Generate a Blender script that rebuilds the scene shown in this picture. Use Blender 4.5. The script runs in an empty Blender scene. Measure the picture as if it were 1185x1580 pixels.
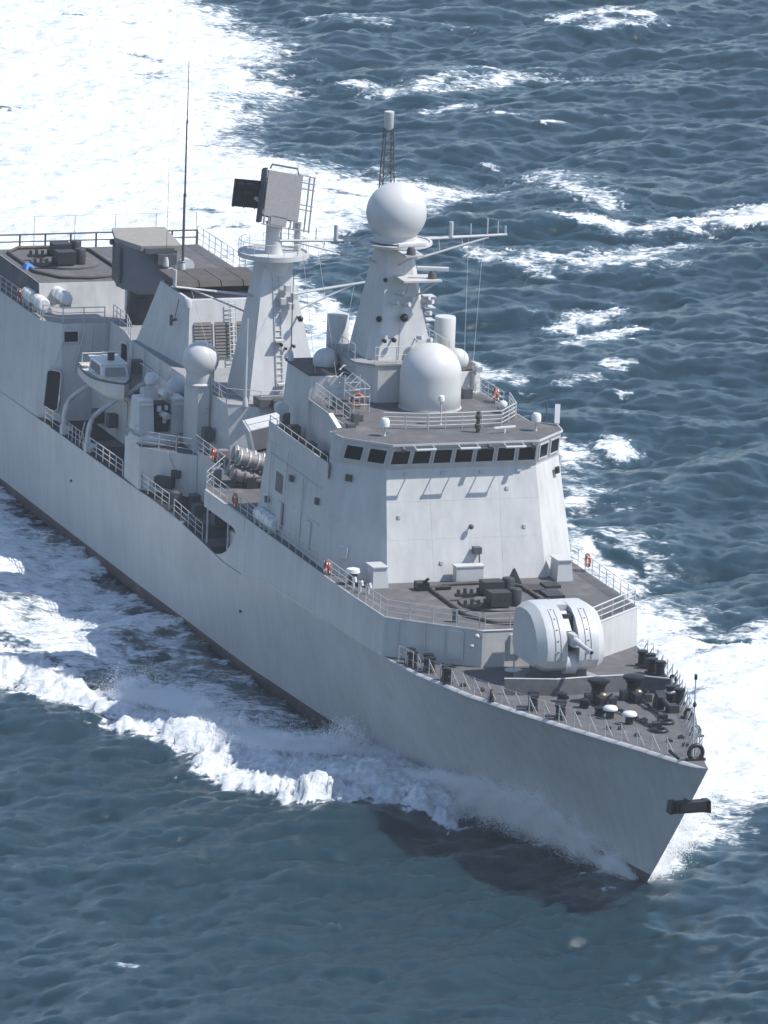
import bpy, bmesh, math, random
import numpy as np
from mathutils import Vector, Matrix

sc = bpy.context.scene
col = sc.collection
R = math.radians
random.seed(7)
rng = np.random.default_rng(11)

# ------------------------------------------------------------------ camera
cam_d = bpy.data.cameras.new('camera')
cam = bpy.data.objects.new('camera', cam_d)
col.objects.link(cam)
CAM = (505.7648, -190.8291, 143.9097)
M = [[0.3119, 0.9494, 0.036], [-0.2173, 0.0344, 0.9755], [-0.9249, 0.3121, -0.2171]]
right, up, fwd = (Vector(r).normalized() for r in M)
up = right.cross(fwd).normalized()
m = Matrix((right, up, -fwd)).transposed().to_4x4()
m.translation = CAM
cam.matrix_world = m
cam_d.sensor_fit = 'VERTICAL'
cam_d.sensor_height = 24.0
cam_d.lens = 24.0 * 14985.6 / 1580.0
cam_d.clip_start = 1.0
cam_d.clip_end = 20000.0
sc.camera = cam

# ------------------------------------------------------------------ light
SUN = Vector((0.25, 0.53, 0.80)).normalized()       # towards the sun (port beam)
world = bpy.data.worlds.new('World')
sc.world = world
world.use_nodes = True
nt = world.node_tree
bg = nt.nodes['Background']
sky = nt.nodes.new('ShaderNodeTexSky')
sky.sky_type = 'NISHITA'
sky.sun_disc = False
sky.sun_elevation = math.asin(SUN.z)
sky.sun_rotation = math.atan2(SUN.x, SUN.y)
sky.altitude = 0
sky.air_density = 1.0
sky.dust_density = 0.4
sky.ozone_density = 2.2
nt.links.new(sky.outputs[0], bg.inputs[0])
bg.inputs[1].default_value = 0.15
sun_d = bpy.data.lights.new('sun', 'SUN')
sun_d.energy = 4.7
sun_d.angle = R(0.53)
sun_d.color = (1.0, 0.955, 0.89)
sun = bpy.data.objects.new('sun', sun_d)
col.objects.link(sun)
sun.location = (0, 60, 80)
sun.rotation_euler = SUN.to_track_quat('Z', 'Y').to_euler()
sc.view_settings.view_transform = 'Standard'
sc.view_settings.look = 'None'
sc.view_settings.exposure = 0.36
sc.view_settings.gamma = 1.0
sc.view_settings.use_curve_mapping = False
sc.render.engine = 'CYCLES'
sc.cycles.max_bounces = 6
sc.cycles.transparent_max_bounces = 12
sc.cycles.use_denoising = True
sc.cycles.sample_clamp_direct = 3.0

# ------------------------------------------------------------------ materials
def mat(name, color, rough=0.6, metal=0.0, var=0.12, scale=2.0, streak=0.0, bump=0.0, bscale=1.5, spec=0.4, stain=None, plates=0.0):
    mt = bpy.data.materials.new(name)
    mt.use_nodes = True
    n, l = mt.node_tree.nodes, mt.node_tree.links
    p = n['Principled BSDF']
    p.inputs['Roughness'].default_value = rough
    p.inputs['Metallic'].default_value = metal
    p.inputs['Specular IOR Level'].default_value = spec
    geo = n.new('ShaderNodeNewGeometry')
    base = n.new('ShaderNodeRGB')
    base.outputs[0].default_value = (*color, 1)
    cur = base.outputs[0]
    def mul(cur, fac_out, lo, hi):
        mr = n.new('ShaderNodeMapRange')
        mr.inputs[1].default_value = 0.3; mr.inputs[2].default_value = 0.7
        mr.inputs[3].default_value = lo; mr.inputs[4].default_value = hi
        l.new(fac_out, mr.inputs[0])
        v = n.new('ShaderNodeVectorMath'); v.operation = 'SCALE'
        l.new(cur, v.inputs[0]); l.new(mr.outputs[0], v.inputs['Scale'])
        return v.outputs[0]
    if var:
        nz = n.new('ShaderNodeTexNoise')
        nz.inputs['Scale'].default_value = scale
        nz.inputs['Detail'].default_value = 6
        l.new(geo.outputs['Position'], nz.inputs['Vector'])
        cur = mul(cur, nz.outputs[0], 1 - var, 1 + var)
    if streak:                                     # rain streaks running down the plating
        mp = n.new('ShaderNodeMapping')
        mp.inputs['Scale'].default_value = (1.6, 1.6, 0.12)
        l.new(geo.outputs['Position'], mp.inputs[0])
        nz = n.new('ShaderNodeTexNoise')
        nz.inputs['Scale'].default_value = 1.3
        nz.inputs['Detail'].default_value = 5
        l.new(mp.outputs[0], nz.inputs['Vector'])
        cur = mul(cur, nz.outputs[0], 1 - streak, 1 + streak * .6)
    if plates:                                     # welded plate seams along the side
        sx_ = n.new('ShaderNodeSeparateXYZ'); cx_ = n.new('ShaderNodeCombineXYZ')
        l.new(geo.outputs['Position'], sx_.inputs[0])
        l.new(sx_.outputs[0], cx_.inputs[0]); l.new(sx_.outputs[2], cx_.inputs[1])
        bt_ = n.new('ShaderNodeTexBrick')
        bt_.inputs['Scale'].default_value = 1.0; bt_.inputs['Brick Width'].default_value = 5.2; bt_.inputs['Row Height'].default_value = 1.9
        bt_.inputs['Mortar Size'].default_value = 0.02; bt_.inputs['Mortar Smooth'].default_value = .6
        bt_.inputs['Color1'].default_value = (1, 1, 1, 1); bt_.inputs['Color2'].default_value = (.955, .96, .965, 1); bt_.inputs['Mortar'].default_value = (1 - plates,) * 3 + (1,)
        l.new(cx_.outputs[0], bt_.inputs['Vector'])
        v = n.new('ShaderNodeVectorMath'); v.operation = 'MULTIPLY'
        l.new(cur, v.inputs[0]); l.new(bt_.outputs['Color'], v.inputs[1]); cur = v.outputs[0]
    if stain:
        scol, amt, sscale = stain
        nz = n.new('ShaderNodeTexNoise')
        nz.inputs['Scale'].default_value = sscale
        nz.inputs['Detail'].default_value = 8
        l.new(geo.outputs['Position'], nz.inputs['Vector'])
        mr = n.new('ShaderNodeMapRange')
        mr.inputs[1].default_value = 0.56; mr.inputs[2].default_value = 0.75
        mr.inputs[3].default_value = 0; mr.inputs[4].default_value = amt
        l.new(nz.outputs[0], mr.inputs[0])
        mx = n.new('ShaderNodeMix'); mx.data_type = 'RGBA'
        l.new(mr.outputs[0], mx.inputs['Factor'])
        l.new(cur, mx.inputs['A']); mx.inputs['B'].default_value = (*scol, 1)
        cur = mx.outputs['Result']
    l.new(cur, p.inputs['Base Color'])
    if bump:                                       # slight unevenness of welded plates
        nz = n.new('ShaderNodeTexNoise')
        nz.inputs['Scale'].default_value = bscale
        nz.inputs['Detail'].default_value = 2
        l.new(geo.outputs['Position'], nz.inputs['Vector'])
        bp = n.new('ShaderNodeBump')
        bp.inputs['Strength'].default_value = bump
        bp.inputs['Distance'].default_value = 0.05
        l.new(nz.outputs[0], bp.inputs['Height'])
        l.new(bp.outputs[0], p.inputs['Normal'])
    return mt

GREY = (0.482, 0.48, 0.475)
m_grey = mat('grey_paint', GREY, 0.5, var=0.05, scale=0.5, streak=0.09, bump=0.5, bscale=0.9, stain=((0.30, 0.27, 0.24), 0.22, 0.9))
m_hull = mat('hull_paint', GREY, 0.42, var=0.06, scale=0.25, streak=0.085, bump=0.55, bscale=0.7, plates=.07, stain=((0.30, 0.27, 0.25), 0.2, 0.35))
m_radome = mat('radome_white', (0.50, 0.50, 0.495), 0.38, var=0.03, scale=1.0)
m_gun = mat('gun_shield_paint', (0.46, 0.47, 0.475), 0.4, var=0.03, scale=1.0, streak=0.03)
m_deck = mat('deck_paint', (0.102, 0.100, 0.104), 0.85, var=0.16, scale=1.4, stain=((0.20, 0.19, 0.185), 0.5, 0.6), spec=0.25)
m_sidedeck = mat('shaded_side_deck_paint', (0.036, 0.038, 0.040), 0.85, var=0.2, scale=1.4, spec=0.25)
m_deck2 = mat('pale_deck_paint', (0.25, 0.25, 0.255), 0.8, var=0.1, scale=0.8, spec=0.25)
m_dark = mat('dark_metal', (0.028, 0.028, 0.032), 0.5, var=0.2, scale=3)
m_black = mat('black_paint', (0.012, 0.012, 0.014), 0.45, var=0.2, scale=3)
m_darkgrey = mat('dark_grey_gear', (0.075, 0.078, 0.085), 0.6, var=0.2, scale=2)  # plain dark grey shared by small gear
m_cap = mat('sooty_cap', (0.075, 0.066, 0.060), 0.8, var=0.2, scale=1.5)
m_tan = mat('antenna_cover', (0.24, 0.23, 0.205), 0.7, var=0.06, scale=2)
m_anten = mat('antenna_grey', (0.21, 0.205, 0.207), 0.65, var=0.08, scale=4)
m_white = mat('white_paint', (0.62, 0.62, 0.61), 0.4, var=0.05, scale=2)
m_box = mat('launcher_box_paint', (0.20, 0.19, 0.195), 0.6, var=0.08, scale=1.5, streak=.06)
m_canister = mat('canister_white', (0.68, 0.68, 0.66), 0.45, var=0.08, scale=3)
m_orange = mat('lifebuoy_orange', (0.40, 0.085, 0.04), 0.5, var=0.1, scale=4)
m_red = mat('boot_topping', (0.085, 0.060, 0.062), 0.6, var=0.3, scale=0.8, stain=((0.2, 0.18, 0.17), 0.5, 1.2))
m_blue = mat('blue_tarpaulin', (0.06, 0.2, 0.55), 0.6)
m_rail = mat('rail_paint', (0.45, 0.455, 0.46), 0.5, var=0.05)
m_brass = mat('brass', (0.45, 0.36, 0.22), 0.35, metal=0.7)
m_louver = mat('louver_grey', (0.13, 0.125, 0.12), 0.75, var=0.15, scale=3)
m_glass = mat('window_glass', (0.008, 0.009, 0.012), 0.06, var=0, spec=0.3)
m_boatwin = mat('boat_glass', (0.16, 0.16, 0.16), 0.12, var=0.1, spec=0.6)
m_wood = mat('boat_deck', (0.50, 0.47, 0.42), 0.7, var=0.1)
m_interior = mat('unlit_interior', (0.014, 0.014, 0.018), 0.9, var=0)

# ------------------------------------------------------------------ builders
class B:
    def __init__(s):
        s.v = []; s.f = []
    def add(s, vs, fs):
        n = len(s.v); s.k = getattr(s, 'k', []); s.k.append((n, len(s.f)))
        s.v += [tuple(map(float, p)) for p in vs]
        s.f += [tuple(i + n for i in f) for f in fs]
        return s
    def box(s, c, d, rz=0.0, top=1.0, ry=0.0):
        hx, hy, hz = d[0] / 2, d[1] / 2, d[2] / 2
        vs = []
        for z in (-hz, hz):
            k = top if z > 0 else 1
            for x, y in ((-hx, -hy), (hx, -hy), (hx, hy), (-hx, hy)):
                p = Vector((x * k, y * k, z))
                if ry: p = Matrix.Rotation(ry, 3, 'Y') @ p
                if rz: p = Matrix.Rotation(rz, 3, 'Z') @ p
                vs.append((c[0] + p.x, c[1] + p.y, c[2] + p.z))
        return s.add(vs, [(3, 2, 1, 0), (4, 5, 6, 7), (0, 1, 5, 4), (1, 2, 6, 5), (2, 3, 7, 6), (3, 0, 4, 7)])
    def prism(s, bot, z0, z1, top=None):
        top = top or bot
        n = len(bot)
        z = lambda p, q: p[2] if len(p) > 2 else q
        vs = [(p[0], p[1], z(p, z0)) for p in bot] + [(p[0], p[1], z(p, z1)) for p in top]
        fs = [tuple(range(n))[::-1], tuple(range(n, 2 * n))] + [(i, (i + 1) % n, n + (i + 1) % n, n + i) for i in range(n)]
        return s.add(vs, fs)
    def plate_xz(s, poly, y, t):                   # a plate in the x-z plane of thickness t
        n = len(poly)
        vs = [(x, y - t / 2, z) for x, z in poly] + [(x, y + t / 2, z) for x, z in poly]
        return s.add(vs, [tuple(range(n)), tuple(range(n, 2 * n))[::-1]] + [(i, (i + 1) % n, n + (i + 1) % n, n + i) for i in range(n)])
    def tube(s, pts, r, n=6, r2=None, closed=False):
        pts = [Vector(p) for p in pts]
        k = len(pts)
        rings = []
        pn = None
        for i, p in enumerate(pts):
            a = pts[(i - 1) % k] if (i > 0 or closed) else pts[i]
            b = pts[(i + 1) % k] if (i < k - 1 or closed) else pts[i]
            d = (b - a).normalized()
            ref = Vector((0, 0, 1)) if abs(d.z) < .9 else Vector((1, 0, 0))
            u = d.cross(ref).normalized(); w = d.cross(u)
            rr = r if r2 is None else r + (r2 - r) * i / (k - 1)
            rings.append([p + (u * math.cos(2 * math.pi * j / n) + w * math.sin(2 * math.pi * j / n)) * rr for j in range(n)])
        vs = [q for g in rings for q in g]
        fs = []
        for i in range(k if closed else k - 1):
            i2 = (i + 1) % k
            fs += [(i * n + j, i * n + (j + 1) % n, i2 * n + (j + 1) % n, i2 * n + j) for j in range(n)]
        if not closed:
            fs += [tuple(range(n))[::-1], tuple(range((k - 1) * n, k * n))]
        return s.add(vs, fs)
    def lathe(s, prof, c=(0, 0, 0), n=24, axis='z'):
        vs = []
        for r, h in prof:
            for j in range(n):
                a = 2 * math.pi * j / n
                x, y = r * math.cos(a), r * math.sin(a)
                p = {'z': (x, y, h), 'x': (h, x, y), 'y': (y, h, x)}[axis]
                vs.append((c[0] + p[0], c[1] + p[1], c[2] + p[2]))
        k = len(prof)
        fs = [(i * n + j, i * n + (j + 1) % n, (i + 1) * n + (j + 1) % n, (i + 1) * n + j) for i in range(k - 1) for j in range(n)]
        fs += [tuple(range(n))[::-1], tuple(range((k - 1) * n, k * n))]
        return s.add(vs, fs)
    def ball(s, c, r, n=24, cut=-1.0):
        prof = []
        k = max(6, n // 2)
        a0 = math.asin(max(-1, cut))
        for i in range(k + 1):
            a = a0 + (math.pi / 2 - a0) * i / k
            prof.append((max(.002, r * math.cos(a)), r * math.sin(a)))
        return s.lathe(prof, c, n)
    def torus(s, c, r, t, n=20, k=8, axis='x'):
        pts = []
        for i in range(n):
            a = 2 * math.pi * i / n
            u, w = r * math.cos(a), r * math.sin(a)
            pts.append({'x': (c[0], c[1] + u, c[2] + w), 'y': (c[0] + u, c[1], c[2] + w), 'z': (c[0] + u, c[1] + w, c[2])}[axis])
        return s.tube(pts, t, k, closed=True)
    def build(s, name, mt, parent=None, smooth=0, org=None):
        if org is None:
            org = parent_org(parent)
        me = bpy.data.meshes.new(name)
        me.from_pydata([(x - org[0], y - org[1], z - org[2]) for x, y, z in s.v], [], s.f)
        bm = bmesh.new(); bm.from_mesh(me)
        bmesh.ops.recalc_face_normals(bm, faces=bm.faces)
        bm.to_mesh(me); bm.free()
        me.materials.append(mt)
        o = bpy.data.objects.new(name, me)
        col.objects.link(o)
        if smooth:
            me.polygons.foreach_set('use_smooth', [True] * len(me.polygons))
            me.set_sharp_from_angle(angle=R(smooth))
        if parent is not None:
            o.parent = parent
        else:
            o.location = org
        return o

def each(b, name, mt, parent, per=1, smooth=0, org=None):
    # every group of `per` shapes becomes an object of its own
    ks = b.k + [(len(b.v), len(b.f))]
    out = []
    for i in range(0, len(b.k), per):
        v0, f0 = ks[i]; v1, f1 = ks[min(i + per, len(b.k))]
        c = B(); c.v = b.v[v0:v1]; c.f = [tuple(j - v0 for j in f) for f in b.f[f0:f1]]
        out.append(c.build(name, mt, parent, smooth, org))
    return out

def parent_org(p):
    o = [0, 0, 0]
    while p is not None:
        o = [a + b for a, b in zip(o, p.location)]
        p = p.parent
    return o

def thing(name, label, cat, loc, group=None, rz=0.0):
    o = bpy.data.objects.new(name, None)
    col.objects.link(o)
    o.empty_display_size = 0.3
    o.location = loc
    o.rotation_euler = (0, 0, rz)
    o['label'] = label; o['category'] = cat
    if group: o['group'] = group
    return o

def tag(o, label, cat, group=None):
    o['label'] = label; o['category'] = cat
    if group: o['group'] = group
    return o

def copy_tree(o, loc, label, rz=None):
    c = o.copy(); col.objects.link(c)
    c.location = loc; c['label'] = label
    if rz is not None: c.rotation_euler = (0, 0, rz)
    def rec(a, b):
        for ch in list(a.children):
            d = ch.copy(); col.objects.link(d); d.parent = b
            rec(ch, d)
    rec(o, c)
    return c

L0 = (0, 0, 0)
def lerp(a, b, t): return a + (b - a) * t
def sym(pts):                                      # starboard half outline mirrored to port
    return list(pts) + [(x, -y) for x, y in reversed(pts)]

# ================================================================== the warship
ship = thing('warship', 'light grey guided missile destroyer turning at speed through the blue sea', 'warship', (-75, 0, 0))
def P(name, b, mt, smooth=0, parent=None): return b.build(name, mt, parent or ship, smooth)

# --- hull
sh_x = [-156, -118, -99, -81, -76, -71, -66.5, -62.5, -57, -45, -32, -20, -10, 0]
sh_z = [6.6, 7.0, 7.15, 7.35, 7.3, 7.05, 6.75, 6.8, 7.66, 7.85, 8.15, 8.6, 9.0, 9.4]
def sheer(x): return float(np.interp(x, sh_x, sh_z))
d_s = [0, 1.2, 3, 6.5, 11.5, 17, 23, 31, 37, 45, 60, 156]
y_s = [0.0, 0.55, 1.12, 2.05, 3.65, 5.25, 6.75, 7.95, 8.32, 8.42, 8.45, 8.4]
d_w = [0, 3, 6, 12.4, 20, 30.5, 42, 55, 75, 110, 146]
y_w = [0.02, 0.42, 0.95, 2.2, 3.8, 5.85, 7.0, 7.5, 7.8, 7.9, 7.7]
def halfb(x, t=1.0):
    xs = lerp(-9.6, 0.0, t) if t >= 0 else -9.6 + t * 3
    d = max(0.0, xs - x)
    w = max(0, t) ** (1.35 + .35 * max(0.0, min(1.0, (x + 42) / 16)))
    return float(lerp(np.interp(d, d_w, y_w), np.interp(d, d_s, y_s), w))
ts = [-0.35, -0.1, 0.0, 0.095, 0.18, 0.28, 0.4, 0.52, 0.64, 0.76, 0.86, 0.93, 0.97]
us = [0, .002, .006, .013, .024, .04, .06, .085, .115, .15, .19, .23, .28, .34, .365, .40, .426, .455, .487, .52, .55, .62, .7, .8, .9, 1.0]
rings = {1: [], -1: []}
for sd in (1, -1):
    for u in us:
        row = []
        for t in ts:
            xs = lerp(-9.6, 0.0, t) if t >= 0 else -9.6 + t * 3
            x = xs + (-156 - xs) * u
            z = t * sheer(x)
            k = 0.9 if t < 0 else 1
            row.append((x, sd * halfb(x, t) * k, z))
        x = (-156) * u                              # rounded gunwale
        fw = max(0.0, min(1.0, (x + 36) / 8))
        e = min(0.28 * fw + .02, 0.5 * halfb(x, 1) + .001)
        row.append((x, sd * max(0, halfb(x, 1) - e * .12), sheer(x) - e * .55))
        row.append((x, sd * max(0, halfb(x, 1) - e * .45), sheer(x) - e * .14))
        row.append((x, sd * max(0, halfb(x, 1) - e), sheer(x)))
        rings[sd].append(row)
b = B(); br = B()
for sd in (1, -1):
    rr = rings[sd]; k = len(rr[0])
    vs = [p for r_ in rr for p in r_]
    red = [(i * k + j, (i + 1) * k + j, (i + 1) * k + j + 1, i * k + j + 1) for i in range(len(rr) - 1) for j in range(3)]
    fs = [(i * k + j, (i + 1) * k + j, (i + 1) * k + j + 1, i * k + j + 1) for i in range(len(rr) - 1) for j in range(3, k - 1)]
    b.add(vs, fs); br.add(vs, red)
n = len(rings[1][0])
tr = [rings[1][-1][j] for j in range(n)] + [rings[-1][-1][j] for j in range(n)][::-1]
b.add(tr, [tuple(range(2 * n))])
hull = P('hull', b, m_hull, 50)
P('boot_topping', br, m_red, 50)
# main deck sheet, following the sheer
b = B(); vs = []; fs = []
for i, u in enumerate(us):
    p, q = rings[1][i][-1], rings[-1][i][-1]
    vs += [(p[0], p[1], p[2] + .004), (q[0], q[1], q[2] + .004)]
    if i: fs.append((2 * i - 2, 2 * i - 1, 2 * i + 1, 2 * i))
P('main_deck', b.add(vs, fs), m_deck)
b = B(); vs = []; fs = []                          # darker side decks amidships: dark paint with the recess shade mixed in
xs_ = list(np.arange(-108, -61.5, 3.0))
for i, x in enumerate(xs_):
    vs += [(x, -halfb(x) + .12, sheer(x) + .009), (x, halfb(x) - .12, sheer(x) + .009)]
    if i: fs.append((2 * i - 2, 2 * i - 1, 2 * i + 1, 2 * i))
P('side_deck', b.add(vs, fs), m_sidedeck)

# --- forecastle block (01 level)
Z1 = 10.5
fo = [(-30.5, -3.35), (-34.9, -8.12), (-40, -8.3), (-62.5, -8.36)]
foP = fo + [(-62.5, -5.5), (-71.0, -5.5), (-71.0, 8.36)] + [(x, -y) for x, y in reversed(fo[:-1])] 
sd_x = [-34.9, -38, -42, -46, -50, -54, -57, -60, -62.5]
def fo_side(s_, bottom): return [(x, s_ * (halfb(x) - .025 if bottom else float(np.interp(x, [-62.5, -40, -34.9], [8.34, 8.29, 8.1]))), sheer(x) - .03 if bottom else Z1) for x in sd_x]
def fo_ring(bottom):
    zf = (lambda x: sheer(x) - .05) if bottom else (lambda x: Z1)
    return [(-30.5, -3.35, zf(-30.5))] + fo_side(-1, bottom) + [(-62.5, -5.5, zf(-62.5)), (-71.0, -5.5, 6.5 if bottom else Z1), (-71.0, 8.34, 6.5 if bottom else Z1)] + fo_side(1, bottom)[::-1] + [(-30.5, 3.35, zf(-30.5))]
b = B(); b.prism(fo_ring(True), 0, 0, fo_ring(False))
P('forecastle_block', b, m_grey)
b = B(); b.prism([(x * 1 - (.05 if x > -31 else 0), y * .988) for x, y in foP], Z1, Z1 + .01)
b.prism([(-62.5, -8.2), (-62.5, -5.4), (-75.6, -5.4), (-71.2, -8.2)], Z1 + .004, Z1 + .012)
P('forecastle_deck', b, m_deck)
# white painted deck edge and mid strake on the forecastle front wall
b = B()
edge = [(-40, -8.27), (-34.95, -8.1), (-30.52, -3.36), (-30.52, 3.36), (-34.95, 8.1), (-40, 8.27)]
b.tube([(x, y, Z1 - .02) for x, y in edge], .07, 6)
P('deck_edge_moulding', b, m_rail)
# side plating over the recess, with the rounded forward end of the opening
b = B()
b.plate_xz([(-62.4, 6.6), (-69.6, 6.7), (-68.2, 6.86), (-67.0, 7.12), (-66.0, 7.5), (-65.15, 8.05), (-64.5, 8.65), (-64.05, 9.05), (-64.25, 9.28), (-64.7, 9.38), (-70.9, 9.38), (-70.9, 10.48), (-62.4, 10.48)], -8.32, .12)
b.prism([(-62.4, -8.25), (-62.4, -5.5), (-75.5, -5.5), (-71.0, -8.25)], 10.25, Z1)
P('recess_plating', b, m_grey)
b = B()
for x in (-66.2, -70.6): b.tube([(x, -8.2, 6.8), (x, -8.2, 10.3)], .07, 6)
each(b, 'recess_stanchion', m_rail, ship)
# boats / gear stowed inside the recess
b = B()
b.box((-65.9, -7.2, 8.35), (2.2, .9, .4)); b.box((-66.1, -7.6, 7.35), (2.6, .6, .45)); b.box((-65.0, -7.0, 9.0), (1.2, .8, .5)); b.tube([(-68.4, -7.4, 7.0), (-64.6, -7.4, 8.9)], .1); b.box((-69.3, -6.6, 7.5), (1.2, .6, .9)); b.box((-68.0, -6.2, 8.3), (.8, .5, 1.6))
each(b, 'stowed_gear', m_rail, ship)

# --- midship structure
b = B()
b.prism([(-70.9, -5.5), (-107.6, -5.0), (-107.6, 8.3), (-70.9, 8.3)], 6.5, Z1)
b.prism([(-82.0, -5.45), (-85.2, -8.38), (-88.9, -8.25), (-89.6, -4.9), (-82.0, -4.9)], 6.6, 10.15)
P('midship_block', b, m_grey)
b = B()
b.prism([(-71.0, -5.42), (-79.5, -5.42), (-79.5, 8.2), (-71.0, 8.2)], Z1 + .003, Z1 + .013)
b.prism([(-79.4, -5.42), (-82, -5.35), (-82, 8.2), (-79.4, 8.2)], Z1 + .003, Z1 + .013)
b.prism([(-82.1, -5.4), (-85.2, -8.3), (-88.8, -8.15), (-89.5, -4.9), (-82.1, -4.9)], 10.155, 10.165)
P('midship_deck', b, m_deck)
# dark openings and gear against the recess bulkhead
b = B()
b.box((-83.4, -7.15, 8.15), (.6, 1.3, .7), rz=R(-42)); b.box((-83.0, -6.5, 8.75), (.35, .6, .5), rz=R(-42))
each(b, 'bulkhead_locker', m_dark, ship)

# --- 02 level house under funnel and main mast
Z2 = 13.85
h2 = sym([(-79.2, -2.2), (-80.4, -4.0), (-101.0, -4.3), (-104.2, -3.8), (-107.5, -3.8)])
b = B(); b.prism([(x + (1.2 if x > -81 else 0), y * 1.02) for x, y in h2], Z1 - .05, Z2, h2)
P('funnel_house', b, m_grey)
b = B(); b.prism([(x, y * .985) for x, y in h2], Z2 + .003, Z2 + .012)
P('funnel_house_deck', b, m_deck2)
# --- hangar block
b = B()
hb = sym([(-107.3, -7.2), (-109.0, -8.36), (-124.2, -8.4)])
ht = sym([(-108.2, -7.0), (-109.6, -8.05), (-124.0, -8.1)])
b.prism(hb, 6.8, 13.6, ht)
hr = sym([(-112.2, -7.5), (-124.0, -7.4)])
b.prism([(x + (.35 if x > -115 else 0), y) for x, y in hr], 13.55, 15.6, hr)
P('hangar', b, m_grey)
b = B(); b.prism([(x * 1.0, y * .99) for x, y in ht], 13.603, 13.612)
P('hangar_walkway', b, m_deck2)
b = B(); b.prism([(x - (.05 if x > -115 else -.05), y * .99) for x, y in hr], 15.603, 15.612)
for s_ in (-1, 1): b.prism([(-112.3, s_ * 7.46), (-124, s_ * 7.4), (-124, s_ * 8.0), (-112.1, s_ * 8.0)], 13.62, 15.6, [(-112.3, s_ * 7.46), (-124, s_ * 7.38), (-124, s_ * 7.41), (-112.3, s_ * 7.5)])
P('hangar_roof', b, m_deck)
# hangar front: square port and doorway with frames
def opening(cx, cy, cz, w, h, nx, ny, name='doorway', r=.18, slope=0.0):
    # frame + flat dark panel painted as the unlit inside, facing (nx, ny)
    a = math.atan2(ny, nx)
    c, s_ = math.cos(a), math.sin(a)
    def T(u, v, d): return (cx + c * (d - slope * v) - s_ * u, cy + s_ * (d - slope * v) + c * u, cz + v)
    pts = []
    for sx, sz, a0 in ((1, 1, 0), (-1, 1, 90), (-1, -1, 180), (1, -1, 270)):
        for q in range(4):
            t = R(a0 + 30 * q)
            pts.append((sx * (w / 2 - r) + r * math.cos(t), sz * (h / 2 - r) + r * math.sin(t)))
    fr = B(); fr.tube([T(u, v, .05) for u, v in pts], .055, 6, closed=True)
    f = P(name + '_frame', fr, m_grey)
    pn = B(); k = len(pts)
    pn.add([T(u, v, -.02) for u, v in pts] + [T(u, v, .035) for u, v in pts], [tuple(range(k))[::-1], tuple(range(k, 2 * k))] + [(i, (i + 1) % k, k + (i + 1) % k, k + i) for i in range(k)])
    P(name, pn, m_interior, parent=f)
opening(-108.02, -6.4, 12.75, 1.05, .78, 1, 0, 'hatch', .05, slope=.13)
opening(-107.8, -7.62, 9.15, 1.25, 2.7, .57, -.82, 'doorway', .3, slope=.13)
opening(-102.6, -4.24, 12.4, .95, 1.9, .22, -.98, 'doorway', .25)
b = B()                                            # bulkhead stiffeners
for y0, y1, z0, z1 in ((-7.0, -7.6, 12.6, 10.8), (-5.4, -6.3, 13.4, 10.4), (-4.9, -5.2, 13.4, 11.0)):
    b.tube([(-108.0 + (13.6 - z0) * .12, y0, z0), (-107.98 + (13.6 - z1) * .12, y1, z1)], .05, 5)
each(b, 'bulkhead_pipe', m_grey, ship)

# --- bridge block
def mixpoly(a, c, t): return [(lerp(p[0], q[0], t), lerp(p[1], q[1], t)) for p, q in zip(a, c)]
bb = sym([(-43.4, -5.15), (-46.3, -7.88), (-48.6, -7.86), (-62.6, -7.55)])
bt = sym([(-45.25, -4.85), (-47.74, -7.2), (-48.9, -7.35), (-60.8, -7.35)])
zb, zt = Z1 - .06, 17.2
tm = (16.1 - zb) / (zt - zb)
mid = mixpoly(bb, bt, tm)
b = B(); b.prism(bb, zb, 16.1, mid)
fr_m = [mid[0], mid[1], mid[2], mid[5], mid[6], mid[7]]
fr_t = [bt[0], bt[1], bt[2], bt[5], bt[6], bt[7]]
b.prism(fr_m, 16.1, 17.2, fr_t)
for s_ in (-1, 1):                                 # wing bulwarks
    y0, y1 = 7.5, 7.35
    b.prism([(-48.4, s_ * 7.62), (-60.9, s_ * 7.45), (-60.9, s_ * 7.38), (-48.4, s_ * 7.55)], 16.05, 17.05)
bridge = P('bridge', b, m_grey)
b = B(); b.prism([(-48.55, -7.5), (-60.8, -7.35), (-60.8, 7.35), (-48.55, 7.5)], 16.103, 16.112)
P('bridge_wing_deck', b, m_deck)
# wheelhouse with outward leaning window band
wb = sym([(-45.25, -4.85), (-47.74, -7.2), (-48.9, -7.35), (-49.6, -5.9), (-62.3, -5.6)])
wt = sym([(-44.55, -4.72), (-47.02, -7.05), (-48.6, -7.3), (-49.5, -5.8), (-62.0, -5.5)])
b = B(); b.prism([(p[0], p[1]) for p in wb[:3]] + [(-49.6, -5.9), (-49.6, 5.9)] + wb[7:], 17.2, 18.85, [p for p in wt[:3]] + [(-49.5, -5.8), (-49.5, 5.8)] + wt[7:])
b.prism([(-49.1, -5.7), (-62.3, -5.5), (-62.3, 5.5), (-49.1, 5.7)], 16.05, 18.84)
wheel = P('wheelhouse', b, m_grey)
rf = sym([(-44.4, -4.75), (-46.95, -7.15), (-48.8, -7.42), (-49.75, -5.95), (-62.4, -5.65)])
b = B(); b.prism(rf, 18.85, 18.97)
P('wheelhouse_roof', b, m_grey)
b = B(); b.prism([(x - (.06 if x > -45 else 0), y * .99) for x, y in rf], 18.973, 18.982)
P('bridge_roof_deck', b, m_deck)
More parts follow.
